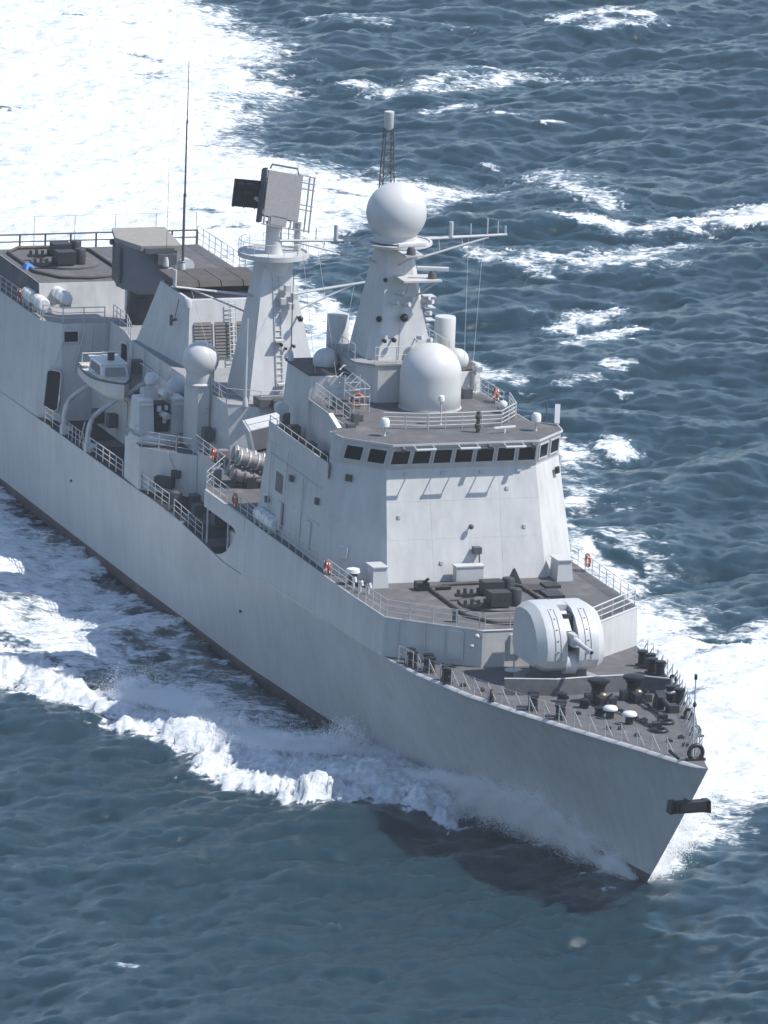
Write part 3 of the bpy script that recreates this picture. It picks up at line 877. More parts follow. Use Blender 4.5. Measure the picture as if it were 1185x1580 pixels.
b = B(); b.box((-41.4, -3.6, Z1 + .28), (.8, .75, .5)); b.box((-41.3, -2.6, Z1 + .14), (.5, 1.6, .16)); b.tube([(-41.3, -3.7, Z1 + .3), (-41.0, -3.3, Z1 + .8)], .1)
tag(b.build('hose_reel', m_black, None, org=(-41.4, -3.4, Z1)), 'black hose reel on the starboard side of the deck before the bridge', 'reel')

# --- large dome and radomes
def radome(pos, r, h, label, cat='radome', mt=None, group='white radomes on the superstructure', base=None, name='radome', drop=0.0):
    t = thing(name, label, cat, pos, group)
    b = B(); b.lathe([(r * .97, 0), (r, .05)] + [(r, h * .5), (r, h)] + [(max(.01, r * math.cos(a)), h + r * math.sin(a)) for a in np.linspace(.08, math.pi / 2, 14)], pos, 40)
    b.build('dome_shell', mt or m_radome, t, 60)
    b = B(); b.lathe([(r * 1.03, -.02), (r * 1.03, .09), (r * .9, .1)], pos, 40)
    b.build('dome_flange', m_grey, t, 40)
    if drop:
        b = B(); b.lathe([(r * .85, -drop), (r * .8, 0)], pos, 24); b.build('pedestal', m_grey, t, 40)
    return t
radome((-54.6, 1.0, 18.99), 1.92, 2.15, 'largest dome, a tall bullet shaped radome on the bridge roof', group=None)
def ball_radome(c, r, label, neck=.5, col_=None, group='white radomes on the superstructure', tall=0.8, name='radome'):
    pos = (c[0], c[1], c[2] - r - tall)
    t = thing(name, label, 'radome', pos, group)
    b = B(); b.ball(c, r, 36, -.92); b.build('dome_shell', col_ or m_radome, t, 60)
    b = B(); b.lathe([(neck * 1.2, 0), (neck, .1), (neck, tall + r * .35)], pos, 20); b.build('pedestal', m_grey, t, 40)
    return t
ball_radome((-59.5, 0, 30.42), 1.9, 'large ball radome crowning the fore mast', neck=1.35, tall=-.15, group=None)
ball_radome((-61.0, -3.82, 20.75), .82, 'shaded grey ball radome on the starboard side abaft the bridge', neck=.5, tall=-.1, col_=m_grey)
ball_radome((-59.2, 4.3, 20.95), .72, 'sunlit ball radome peeping out on the port side behind the bullet dome', neck=.3, tall=.9)
ball_radome((-84.5, -4.62, 16.0), 1.2, 'tall white radome on a grey column before the funnel', neck=.92, tall=.35)
b = B(); b.prism([(-84.5 + 1.0 * math.cos(k * math.pi / 4 + .39), -4.62 + 1.0 * math.sin(k * math.pi / 4 + .39)) for k in range(8)], Z1, 14.5)
P('radome_column', b, m_grey)
ball_radome((-88.8, -4.75, 13.25), .76, 'dull grey ball radome between the white radome and the rapid fire gun', neck=.5, tall=1.0, col_=m_grey)
for c, r, h, lab in (((-62.8, 4.62, 20.5), .68, 2.5, 'sunlit white drum antenna on the port side of the fore mast'), ((-62.3, -1.95, 20.5), .70, 2.75, 'shaded grey drum antenna on the starboard side of the fore mast')):
    if c[1] < 0: c = (-63.4, -2.3, 20.5)
    t = thing('drum_antenna', lab, 'antenna', c, 'drum antennas beside the fore mast')
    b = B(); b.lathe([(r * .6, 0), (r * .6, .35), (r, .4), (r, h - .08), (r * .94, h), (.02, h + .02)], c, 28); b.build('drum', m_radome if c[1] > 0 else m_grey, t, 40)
    b = B(); b.lathe([(r * 1.05, .35), (r * 1.05, .47)], c, 28); b.tube([(c[0], c[1], c[2] - 1.6), c], .3, 10); b.build('bracket', m_grey, t, 40)
    b = B(); b.torus((c[0], c[1], c[2] + .3), 1.1, .035, 20, 5, 'z')
    for k in range(6): b.tube([(c[0] + 1.1 * math.cos(k), c[1] + 1.1 * math.sin(k), c[2] - .5), (c[0] + 1.1 * math.cos(k), c[1] + 1.1 * math.sin(k), c[2] + .3)], .025, 4)
    b.build('guard_hoop', m_rail, t)

# --- search radar on the main mast
t = thing('search_radar', 'back to back flat plate search radar atop the main mast', 'radar', (-84.2, 0, 25.0), rz=0)
rx, rz_ = -84.2, 25.05
Fm = Matrix.Translation((rx + .35, .3, 26.6)) @ Matrix.Rotation(R(10), 4, 'Z') @ Matrix.Rotation(R(-13), 4, 'X') @ Matrix.Rotation(R(-14), 4, 'Y')
def tb(mx, b0, name, mt, parent, smooth=0):
    b = B(); b.v = [tuple(mx @ Vector(v)) for v in b0.v]; b.f = b0.f
    return b.build(name, mt, parent, smooth)
b0 = B()
b0.box((.0, .1, .25), (.14, 2.6, 3.0)); b0.box((.0, -.05, -1.45), (.14, 1.2, .6))
pl = tb(Fm, b0, 'antenna_plate', m_anten, t)
b0 = B()
for y in (1.95, 2.3): b0.box((0, y, 0), (.1, .07, 3.7))
for z in (1.8, 1.35, .95, -.1, -.4, -1.75): b0.box((0, 1.75, z), (.08, 1.3, .07))
for y in (-1.1, -.75, .9, 1.15): b0.box((0, y, -1.4), (.1, .08, .9))
b0.box((0, 0, -1.82), (.12, 2.6, .06))
tb(Fm, b0, 'antenna_frame', m_anten, pl)
b0 = B(); b0.tube([(-.3, -.9, 1.9), (-.3, -.8, 2.2), (-.1, 1.0, 2.2), (0, 1.1, 1.8)], .07); b0.box((-.35, -1.25, .1), (.5, .1, 3.6)); b0.box((-.75, -1.2, .1), (.1, .1, 3.5)); b0.box((-.6, 0, 0), (.3, .4, 3.0))
for z in (-1.2, -.4, .4, 1.2): b0.box((-.4, 0, z), (.4, 2.4, .08))
tb(Fm, b0, 'antenna_backing', m_darkgrey, pl)
Gm = Matrix.Translation((rx - .75, -1.45, 26.8)) @ Matrix.Rotation(R(166), 4, 'Z') @ Matrix.Rotation(R(4), 4, 'X') @ Matrix.Rotation(R(-10), 4, 'Y')
b0 = B(); b0.box((0, 0, 0), (.12, 2.3, 1.9))
for y in (-1.05, -.35, .35, 1.05): b0.box((-.12, y, 0), (.14, .07, 1.95))
for z in (-.8, -.3, .2, .7): b0.box((-.12, 0, z), (.12, 2.3, .06))
tb(Gm, b0, 'rear_antenna', m_dark, t)
b = B(); b.lathe([(.42, -.1), (.42, .7), (.3, .9)], (rx, 0, 25.0), 16); b.tube([(rx, 0, 25.6), (rx + .3, .2, 26.6)], .2); b.tube([(rx, 0, 25.7), (rx - .6, -1.2, 26.6)], .14)
b.build('turning_gear', m_grey, t, 40)
b = B(); b.tube([(-84.6, 1.75, 23.1), (-84.6, 1.75, 24.9)], .24, 12)
tag(b.build('platform_drum', m_grey, None, 40, org=(-84.6, 1.75, 23.1)), 'upright grey cylinder standing on the round main mast platform', 'antenna')

# --- navigation radars
def navradar(pos, L, rz, label):
    t = thing('navigation_radar', label, 'radar', pos, 'bar type navigation radars on the fore mast', rz)
    b = B(); b.lathe([(.3, 0), (.28, .3), (.16, .5)], (0, 0, 0), 12); b.build('radar_base', m_darkgrey, t, 40, org=(0, 0, 0))
    b = B(); b.box((0, 0, .62), (.24, L, .24)); b.box((.1, 0, .62), (.1, L * .98, .16)); b.build('scanner_bar', m_white, t, 0, org=(0, 0, 0))
    return t
navradar((-56.0, -.12, 28.42), 1.85, R(4), 'short bar radar directly below the mast ball radome')
navradar((-57.2, 1.75, 26.62), 2.0, R(-18), 'long bar radar on the outrigger platform below the mast head')

# --- fire control director by the hangar
dpos = (-106.6, -1.7, 13.86)
t = thing('fire_control_director', 'bulky grey fire control director with flat tan roof before the hangar', 'director', dpos)
X, Y, Z = dpos
m_director = mat('director_shade_paint', (.13, .138, .155), .55, var=.08, scale=1.5)  # dark blue-grey carries the shade on the cabin in its colour
b = B()
b.prism([(X + 1.4, Y - 1.1), (X + 1.6, Y + 1.4), (X - .8, Y + 2.0), (X - 2.2, Y + .8), (X - 2.0, Y - 1.6), (X - .2, Y - 2.0)], Z + 2.5, Z + 5.5, [(X + 1.3, Y - 1.0), (X + 1.5, Y + 1.7), (X - .8, Y + 2.1), (X - 2.3, Y + .8), (X - 2.1, Y - 1.7), (X - .2, Y - 2.05)])
b.prism([(X + .8, Y - .8), (X + .9, Y + .9), (X - 1.6, Y + .8), (X - 1.5, Y - 1.3)], Z + 2.1, Z + 2.52, [(X + 1.4, Y - 1.1), (X + 1.6, Y + 1.4), (X - 2.0, Y + .9), (X - 1.9, Y - 1.6)])
b.build('director_cabin', m_director, t)
b = B()
b.prism([(X + 1.7, Y - .9, Z + 5.25), (X + 1.8, Y + 1.9, Z + 5.25), (X - 2.6, Y + 2.0, Z + 5.75), (X - 2.6, Y - 1.7, Z + 5.75), (X - .4, Y - 2.1, Z + 5.5)], 0, 0, [(X + 1.7, Y - .9, Z + 5.6), (X + 1.8, Y + 1.9, Z + 5.6), (X - 2.6, Y + 2.0, Z + 6.02), (X - 2.6, Y - 1.7, Z + 6.02), (X - .4, Y - 2.1, Z + 5.8)])
b.build('director_roof', m_tan, t)
b = B(); b.box((X + 1.9, Y + .75, Z + 4.75), (.9, 1.3, .7)); b.box((X + 1.8, Y + .3, Z + 5.3), (.5, 2.0, .35)); b.build('optics_housing', m_darkgrey, t)
b = B(); b.tube([(X + 1.6, Y + 1.0, Z + 3.9), (X + 2.4, Y + 1.0, Z + 3.9)], .34, 16); b.tube([(X + 1.4, Y + 2.2, Z + 4.2), (X + 2.0, Y + 2.3, Z + 4.2)], .5, 16); b.build('tracking_lens', m_rail, t, 40)
b = B(); b.box((X - .5, Y - 1.95, Z + 4.0), (1.6, .12, 2.4)); b.tube([(X - 2.05, Y - 1.4, Z + 5.2), (X - 1.9, Y - 1.95, Z + 5.2)], .2, 10); b.build('cabin_door', m_darkgrey, t)
b = B(); b.lathe([(1.25, 0), (1.2, .4), (1.1, 2.2)], (X - .3, Y, Z), 20); b.box((X + .8, Y - .3, Z + 1.1), (.1, .7, 1.4)); b.build('pedestal', m_dark, t, 40)
b = B(); b.lathe([(.14, 0), (.14, .8), (.2, .82), (.2, 2.3), (.14, 2.34)], (-108.0, -2.5, 13.62), 14)
tag(b.build('white_cylinder_antenna', m_white, None, 40, org=(-108, -2.5, 13.62)), 'slim white cylinder on a post by the hangar railing', 'antenna')

# --- rapid fire gun on the starboard tower
cp = (-87.1, -6.55, 10.17)
t = thing('rapid_fire_gun', 'multi barrel rapid fire gun between two tall boxes on the starboard tower', 'rapid fire gun', cp)
X, Y, Z = cp
b = B(); b.lathe([(1.95, 0), (2.0, .12), (1.9, .45), (1.6, .5), (1.5, .62), (.2, .64)], (X, Y, Z), 32); b.build('turntable', m_radome, t, 40)
for s_ in (-1, 1):
    b = B(); b.prism([(X + 1.0, Y + s_ * 1.1 - .52), (X + 1.0, Y + s_ * 1.1 + .52), (X - 1.2, Y + s_ * 1.1 + .52), (X - 1.2, Y + s_ * 1.1 - .52)], Z + .62, Z + 2.75, [(X + .75, Y + s_ * 1.1 - .47), (X + .75, Y + s_ * 1.1 + .47), (X - 1.1, Y + s_ * 1.1 + .47), (X - 1.1, Y + s_ * 1.1 - .47)])
    o = b.build('ammunition_box', m_gun, t)
    b = B(); b.box((X - .1, Y + s_ * 1.1, Z + 2.8), (1.7, .9, .12)); b.box((X + .9, Y + s_ * 1.1, Z + 2.55), (.1, .8, .14)); b.build('box_lid', m_white, o)
b = B(); b.box((X - .2, Y, Z + 1.5), (1.4, 1.1, 1.9)); b.box((X + .55, Y, Z + 1.2), (.3, 1.0, .5)); b.build('gun_cradle', m_dark, t)
b = B(); b.tube([(X + .3, Y, Z + 1.85), (X + 1.9, Y, Z + 1.95)], .2, 12)
for k in range(7): b.tube([(X + .4, Y + .16 * math.cos(k * .9), Z + 1.87 + .16 * math.sin(k * .9)), (X + 2.1, Y + .16 * math.cos(k * .9), Z + 1.97 + .16 * math.sin(k * .9))], .045, 6)
b.box((X + .85, Y - .25, Z + 2.25), (.2, .25, .35)); b.box((X + .85, Y + .22, Z + 2.3), (.18, .22, .3)); b.box((X + .9, Y + .1, Z + 1.55), (.2, .2, .5))
b.build('barrel_cluster', m_rail, t)
b = B(); b.box((X - .3, Y - .6, Z + 3.05), (.9, 1.0, .7)); b.box((X - .3, Y + .5, Z + 2.95), (.9, .8, .35)); b.build('radar_mount', m_grey, t)
b = B(); b.ball((X - .2, Y - .5, Z + 4.0), .48, 24); b.build('tracker_ball', m_radome, t, 60)
b = B(); b.tube([(X + .4, Y - .1, Z + 3.3), (X + .9, Y + .1, Z + 3.2)], .2, 12); b.tube([(X + 1.05, Y + 1.75, Z + .5), (X + 1.05, Y + 1.75, Z + 3.0)], .05); b.tube([(X + 1.0, Y + 1.7, Z + .4), (X + 1.3, Y + 1.4, Z + .9), (X + 1.0, Y + 1.65, Z + 2.2)], .06)
each(b, 'sight', m_white, t, 1, 40)

# --- anti ship missile launchers amidships
mp = (-75.8, -1.7, Z1 + .014)
t = thing('missile_canister_stack', 'two decker stack of square missile canisters slanting up behind the bridge', 'missile canisters', mp)
Mx = Matrix.Translation((-75.2, -1.2, 12.75)) @ Matrix.Rotation(R(-10), 4, 'Z') @ Matrix.Rotation(R(14), 4, 'X')
for z in (-.76, .72):
    for x in (-.85, .85):
        b0 = B(); b0.box((x, 0, z), (1.6, 5.6, 1.32)); o = tb(Mx, b0, 'canister', m_box, t)
        b0 = B()
        for y in (-2.75, -1.2, 1.2): b0.box((x, y, z), (1.66, .12, 1.38))
        b0.v = [tuple(Mx @ Vector(v)) for v in b0.v]; each(b0, 'canister_rib', m_grey, o)
        if z > 0:
            b0 = B(); b0.box((x, 0, z + .68), (1.5, 5.3, .05)); tb(Mx, b0, 'lit_canister_top', m_white, o)  # white sheet paints in the sunlit brightness of the upper face
b = B()
for x in (-76.3, -74.2):
    for y in (-3.0, .6): b.tube([(x, y, Z1), (x, y, 11.6 + y * .2)], .12)
b.build('launch_frame', m_darkgrey, t)
t = thing('missile_tube_rack', 'rack of ribbed missile tubes pointing over the starboard side deck', 'missile tubes', (-71.2, -4.9, Z1 + .014))
Mx = Matrix.Translation((-71.4, -4.75, 11.55)) @ Matrix.Rotation(R(-6), 4, 'Z') @ Matrix.Rotation(R(-16), 4, 'X')
for x in (-.62, .62):
    for z in (-.52, .52):
        b0 = B(); b0.lathe([(.4, -1.7), (.47, -1.68), (.47, 1.68), (.4, 1.7), (.03, 1.72)], (x, 0, z), 18, 'y'); o = tb(Mx, b0, 'missile_tube', m_box, t, 40)
        b0 = B()
        for y in np.linspace(-1.5, 1.5, 6): b0.lathe([(.47, -.05), (.53, -.05), (.53, .05), (.47, .05)], (x, float(y), z), 18, 'y')
        tb(Mx, b0, 'tube_ring', m_grey if z > 0 else m_darkgrey, o)
b = B()
for x in (-72.1, -70.7):
    for y in (-5.8, -3.8): b.tube([(x, y, Z1), (x, y, 11.2)], .09)
b.box((-70.6, -4.9, 10.9), (.5, 1.6, .7)); b.build('launch_frame', m_dark, t)

# --- ship's motor boat in its davits
bp_ = (-99.9, -6.15, 10.45)
t = thing('motor_boat', 'small grey motor boat with white topped cabin hung in davits', 'boat', bp_, rz=R(-2))
b = B()
Lb = 8.2
secs = []
for u in np.linspace(0, 1, 13):
    x = -Lb / 2 + Lb * u
    w = 1.28 * (1 - max(0, (u - .45) / .55) ** 2.2) * (.86 + .14 * min(1, u / .3))
    zk = .0 + .55 * max(0, (u - .7) / .3) ** 2
    zs = 1.25 + .35 * max(0, (u - .4) / .6) ** 1.6
    w = max(w, .03)
    secs.append([(x, -w, zs), (x, -w * .93, zk + .55), (x, -w * .6, zk + .2), (x, 0, zk), (x, w * .6, zk + .2), (x, w * .93, zk + .55), (x, w, zs)])
loft(b, secs)
o = b.build('boat_hull', m_grey, t, 40, org=L0)
b = B(); b.tube([s_[0] for s_ in secs] + [s_[6] for s_ in secs][::-1], .07, 6, closed=True); b.build('rubbing_strake', m_darkgrey, t, 0, org=L0)
b = B(); b.prism([(s_[0][0], s_[0][1] * .93) for s_ in secs[6:]] + [(s_[6][0], s_[6][1] * .93) for s_ in secs[6:]][::-1], 1.5, 1.62); b.build('fore_deck', m_wood, t, 0, org=L0)
b = B(); b.prism([(s_[0][0], s_[0][1] * .9) for s_ in secs[:3]] + [(s_[6][0], s_[6][1] * .9) for s_ in secs[:3]][::-1], 1.3, 1.38); b.build('after_deck', m_wood, t, 0, org=L0)
b = B(); b.prism([(-1.6, -.98), (1.9, -.95), (1.9, .95), (-1.6, .98)], 1.3, 2.3, [(-1.5, -.88), (1.4, -.84), (1.4, .84), (-1.5, .88)]); cb = b.build('cabin', m_white, t, 0, org=L0)
b = B(); b.prism([(-1.7, -1.0), (1.45, -.96), (1.45, .96), (-1.7, 1.0)], 2.3, 2.38); b.build('cabin_roof', m_white, cb, 0, org=L0)
b = B(); b.add([(1.82, -.72, 1.72), (1.82, .72, 1.72), (1.5, .66, 2.18), (1.5, -.66, 2.18)], [(0, 1, 2, 3)]); b.v = [(x + .05, y, z) for x, y, z in b.v]; b.build('windscreen', m_boatwin, cb, 0, org=L0)
for s_ in (-1, 1):
    b = B(); b.prism([(-1.2, s_ * .965), (1.2, s_ * .94), (1.2, s_ * .92), (-1.2, s_ * .94)], 1.65, 2.15, [(-1.15, s_ * .92), (.95, s_ * .89), (.95, s_ * .87), (-1.15, s_ * .9)]); b.build('side_window', m_boatwin, cb, 0, org=L0)
b = B(); b.box((.1, .1, 2.65), (.35, .4, .55)); b.build('boat_funnel', m_cap, t, 0, org=L0)
b = B(); b.tube([(-3.6, -.9, 1.3), (-3.6, -.9, 2.1), (-3.6, .9, 2.1), (-3.6, .9, 1.3)], .035); b.tube([(.6, .3, 2.7), (.6, .3, 3.4)], .03); b.tube([(.4, -.6, 3.0), (.4, .7, 3.0)], .04); b.tube([(.4, -.6, 2.7), (.4, -.6, 3.0)], .03); b.tube([(1.2, 0, 1.7), (1.2, 0, 2.6)], .03)
each(b, 'boat_rail', m_white, t, 1, 0, org=L0)
b = B(); b.ball((-3.2, .5, 1.5), .22, 10); b.build('boat_buoy', m_orange, t, 60, org=L0)
def davit(x, label):
    t = thing('boat_davit', label, 'davit', (x, -8.25, 7.2), 'curved boat davits on the starboard edge')
    b = B()
    arc = [(0, 0, 0), (0, 0, 1.3), (0, .12, 1.9), (0, .4, 2.4), (0, .8, 2.75), (0, 1.6, 3.25), (0, 2.9, 4.0), (0, 4.4, 4.9)]
    b.tube(arc, .19, 10, r2=.14); b.build('davit_arm', m_grey, t, 50, org=L0)
    b = B(); b.box((0, .05, .3), (.5, .5, .6)); b.build('davit_foot', m_grey, t, 0, org=L0)
    b = B(); b.box((.35, .3, .45), (.4, .3, .3)); b.tube([(.3, .3, .5), (.7, .3, .5)], .14, 10); b.build('davit_winch', m_rail, t, 0, org=L0)
    return t
davit(-102.9, 'curved davit arm nearer the hangar, under the stern of the boat')
davit(-97.3, 'curved davit arm nearer the rapid fire gun, under the bow of the boat')
for i, y in enumerate((-8.0, -7.7)):
    pass
b = B()
for k in range(3): b.tube([(-100.2 + k * .8, -7.9, 7.2), (-100.2 + k * .8, -7.6, 8.6)], .05)
each(b, 'davit_prop', m_rail, ship)

# --- life raft canisters
def canister(pos, label, rz=0.0, L=1.9):
    t = thing('life_raft_canister', label, 'life raft', pos, 'white life raft canisters', rz)
    b = B(); b.lathe([(.05, -L / 2), (.36, -L / 2 + .02), (.42, -L / 2 + .12), (.42, -.06), (.445, -.04), (.445, .04), (.42, .06), (.42, L / 2 - .12), (.36, L / 2 - .02), (.05, L / 2)], (0, 0, .62), 20, 'x'); b.build('canister_shell', m_canister, t, 40, org=L0)
    b = B()
    for x in (-.5, .5): b.box((x, 0, .15), (.1, .8, .3)); b.tube([(x, -.44, .2), (x, -.45, .62), (x, -.3, .97), (x, 0, 1.07), (x, .3, .97), (x, .45, .62), (x, .44, .2)], .02, 4)
    each(b, 'cradle', m_rail, t, 2, 0, org=L0)
    return t
c0 = canister((-60.2, -7.85, Z1 + .014), 'after one of two white life rafts on the bridge side deck')
copy_tree(c0, (-58.3, -7.85, Z1 + .014), 'forward one of two white life rafts on the bridge side deck')
for p, lab in (((-110.9, -7.75, 13.95), 'white life raft at the outboard hangar corner, nearest the railing bend'), ((-113.4, -7.75, 13.95), 'white life raft at the hangar deck edge, beside the orange lifebuoy'),
               ((-110.6, -6.25, 14.35), 'white life raft inboard by the hangar wall, forward of its pair'), ((-112.7, -6.25, 14.35), 'white life raft inboard by the hangar wall, behind its pair')):
    copy_tree(c0, p, lab)
# --- lifebuoys
def lifebuoy(pos, label, rz=0.0):
    t = thing('lifebuoy', label, 'lifebuoy', pos, 'orange lifebuoys on the railings', rz)
    b = B(); b.torus((0, 0, .0), .36, .1, 20, 8, 'y'); b.build('ring', m_orange, t, 60, org=L0)
    b = B()
    for a in (45, 135, 225, 315):
        b.box((.36 * math.cos(R(a)), 0, .36 * math.sin(R(a))), (.14, .22, .14), ry=R(-a))
    b.build('band', m_white, t, 0, org=L0)
    return t
l0 = lifebuoy((-45.8, -8.28, 11.1), 'orange lifebuoy on the railing beside the front of the bridge')
for p, lab, rz in (((-64.8, -8.26, 11.1), 'orange lifebuoy on the railing beside the stowed rafts, above the hull recess', 0), ((-77.6, -5.72, 11.2), 'orange lifebuoy on the railing just forward of the rapid fire gun', 0),
                   ((-114.6, -8.12, 14.35), 'orange lifebuoy behind the white rafts at the hangar edge', 0), ((-55.0, -3.6, 19.5), 'orange lifebuoy on the ladder cage left of the bullet dome', R(70)),
                   ((-55.4, 5.6, 19.5), 'orange lifebuoy on the port roof railing right of the bullet dome', 0), ((-44.6, 8.28, 11.2), 'orange lifebuoy on the port deck railing right of the bridge', 0)):
    copy_tree(l0, p, lab, rz)
b = B(); b.prism([(-117.7, -7.2), (-116.7, -7.15), (-116.6, -6.5), (-117.6, -6.4)], 15.62, 15.95, [(-117.4, -7.0), (-116.9, -7.0), (-116.9, -6.6), (-117.4, -6.6)])
tag(b.build('folded_tarpaulin', m_blue, None, org=(-117.1, -6.8, 15.62)), 'small blue tarpaulin heap on the hangar roof edge', 'tarpaulin')

# --- whip aerials and poles
def aerial(pos, segs, label, name='whip_aerial', group='tall whip aerials'):
    t = thing(name, label, 'aerial', pos, group)
    z = pos[2]
    b = B(); b.lathe([(.2, 0), (.16, .4), (.1, .6)], pos, 10); b.build('aerial_foot', m_rail, t, 40)
    b = B(); x, y = pos[0], pos[1]; zc = z + .4
    for h, r0, r1 in segs:
        b.tube([(x, y, zc), (x, y - .005 * h, zc + h)], r0, 6, r2=r1); b.tube([(x, y, zc - .1), (x, y, zc + .15)], r0 * 1.5, 6); zc += h
    b.build('aerial_rod', m_rail if name == 'pole_aerial' else m_darkgrey, t)
    return t
aerial((-99.2, -1.45, 18.95), [(4.6, .10, .085), (5.0, .07, .05), (4.2, .04, .02)], 'tallest whip aerial, rising over the white wake behind the funnel')
aerial((-79.6, -3.05, Z2 + .012), [(2.7, .085, .08), (2.7, .05, .04)], 'short pale pole before the main mast', 'pole_aerial')
aerial((-62.6, -5.6, 20.5), [(3.0, .035, .03), (2.6, .03, .02)], 'thin whip pair rising beside the shaded ball radome, right of the main mast', 'whip_aerial')
aerial((-50.4, 7.25, 18.0), [(1.3, .05, .03), (1.2, .03, .015)], 'thin whip aerial at the port corner of the bridge roof', 'whip_aerial')
aerial((-100.5, -2.2, 18.95), [(3, .02, .015), (4, .015, .01)], 'hair thin aerial standing left of the tallest whip', 'whip_aerial')

# --- bridge roof fittings
def lamp(pos, r, label, mt=m_white, name='signal_lamp', cat='lamp', h=.7):
    t = thing(name, label, cat, pos, 'lamps on the bridge roof')
    b = B(); b.lathe([(.1, 0), (.06, .1), (.06, h)], pos, 8); b.build('lamp_post', m_rail, t)
    b = B(); b.lathe([(.02, -.02), (r, 0), (r, r * 1.2), (r * .7, r * 1.7), (.02, r * 1.8)], (pos[0], pos[1], pos[2] + h), 14); b.build('lamp_head', mt, t, 40)
    return t
lamp((-46.9, -4.5, 18.99), .3, 'white hooded lamp at the starboard front corner of the bridge roof', h=.6)
lamp((-46.9, 5.35, 18.99), .3, 'white hooded lamp at the port front corner of the bridge roof', h=.6)
lamp((-49.5, 0.0, 18.99), .2, 'white lamp on a thin post before the bullet dome', h=1.5)
for s_, lab in ((-1, 'starboard'), (1, 'port')):
    p = (-48.4, s_ * 7.25, 18.98)
    t = thing('floodlight_panel', 'tilted white floodlight panel at the %s wing of the bridge' % ('shaded starboard' if s_ < 0 else 'sunlit port'), 'floodlight', p, 'tilted floodlights on the bridge wings')
    b = B(); b.tube([p, (p[0], p[1], p[2] + .4)], .05); b.build('floodlight_post', m_rail, t)
    b = B(); b.box((p[0], p[1], p[2] + .7), (1.2, .32, .14), ry=R(38 if s_ < 0 else 70), rz=R(-20 * s_)); b.build('floodlight_face', m_white, t)
b = B(); b.tube([(-47.0, 1.6, 18.99), (-47.0, 1.6, 20.3)], .13, 10); b.lathe([(.1, 0), (.22, .05), (.22, .3), (.1, .35)], (-47, 1.6, 19.2), 12); b.lathe([(.1, 0), (.2, .05), (.2, .25), (.1, .3)], (-47, 1.6, 19.8), 12)
tag(b.build('compass_post', m_cap, None, 40, org=(-47, 1.6, 18.99)), 'dark post with two collars at the bridge roof front', 'post')
b = B(); b.box((-46.6, 3.2, 19.35), (.14, 1.5, .1), rz=R(10)); b.tube([(-46.6, 3.2, 18.98), (-46.6, 3.2, 19.3)], .07)
tag(b.build('bar_antenna', m_white, None, org=(-46.6, 3.2, 18.99)), 'white bar resting low before the port roof railing', 'antenna')
b = B(); b.lathe([(.32, 0), (.32, .12), (.2, .16), (.19, 1.35)], (-58.2, 5.1, 18.99), 16); b.tube([(-58.2, 5.1, 20.3), (-58.15, 5.12, 20.55), (-57.9, 5.2, 20.7), (-57.6, 5.25, 20.6)], .22, 12)
tag(b.build('swan_neck_vent', m_radome, None, 50, org=(-58.2, 5.1, 18.99)), 'pale swan neck ventilator on the bridge roof right of the bullet dome', 'ventilator')
b = B(); b.ball((-52.2, 5.0, 19.5), .3, 12); b.tube([(-52.2, 5, 18.98), (-52.2, 5, 19.4)], .06)
tag(b.build('small_dish', m_white, None, 50, org=(-52.2, 5.0, 18.99)), 'small white ball on a post inside the port roof railing', 'antenna')
b = B(); b.tube([(-60.2, -6.9, 16.11), (-60.2, -6.9, 17.8)], .1, 8); b.lathe([(.05, -.35), (.4, -.3), (.42, .3), (.05, .35)], (-60.2, -6.9, 18.0), 16, 'x')
tag(b.build('searchlight', m_grey, None, 40, org=(-60.2, -6.9, 16.11)), 'grey drum searchlight at the after end of the starboard wing', 'searchlight')

# --- foredeck gear
def at(x, y): return (x, y, sheer(x) + .006)
# breakwater
b = B()
pts = [(-22.4, -4.6), (-21.6, -1.6), (-21.9, .8), (-22.0, 3.2), (-20.4, 5.1)]
for p, q in zip(pts[:-1], pts[1:]):
    z0, z1 = at(*p)[2] - .05, at(*q)[2] - .05
    b.add([(p[0], p[1], z0), (q[0], q[1], z1), (q[0] - .25, q[1], z1 + 1.0), (p[0] - .25, p[1], z0 + 1.0), (p[0] - .08, p[1], z0), (q[0] - .08, q[1], z1), (q[0] - .33, q[1], z1 + 1.0), (p[0] - .33, p[1], z0 + 1.0)], [(0, 1, 2, 3), (7, 6, 5, 4), (3, 2, 6, 7), (0, 3, 7, 4), (1, 5, 6, 2), (0, 4, 5, 1)])
t = tag(b.build('breakwater', m_darkgrey, None, org=at(-21.5, 0)), 'low dark breakwater across the foredeck before the gun', 'breakwater')
b = B(); b.tube([(p[0] - .29, p[1], at(*p)[2] + .95) for p in pts], .05, 6); b.build('lit_top_edge', m_rail, t)  # pale strip paints in the light along the breakwater's upper edge
def capstan(pos, label):
    t = thing('capstan', label, 'capstan', pos, 'black anchor capstans on the foredeck')
    b = B(); b.lathe([(.62, 0), (.6, .3), (.42, .5), (.38, .85), (.55, 1.2), (.66, 1.25), (.66, 1.4), (.4, 1.48), (.02, 1.5)], pos, 24); b.build('capstan_drum', m_black, t, 40)
    b = B(); b.ball((pos[0] + .55, pos[1] + .12, pos[2] + .45), .26, 12); b.build('gear_case', m_brass, t, 60)
    b = B(); b.box((pos[0] + 1.1, pos[1] - .1, pos[2] + .3), (.9, .6, .6)); b.box((pos[0] + .9, pos[1] + .55, pos[2] + .25), (.7, .4, .5)); b.tube([(pos[0] + 1.3, pos[1], pos[2] + .5), (pos[0] + 1.7, pos[1] + .3, pos[2] + .9)], .06); b.box((pos[0] + .3, pos[1] - .7, pos[2] + .3), (.5, .4, .6))
    b.build('chain_stopper', m_dark, t)
    return t
cpa = capstan(at(-19.4, .15), 'black capstan on the starboard side of the breakwater centre, nearer the gun')
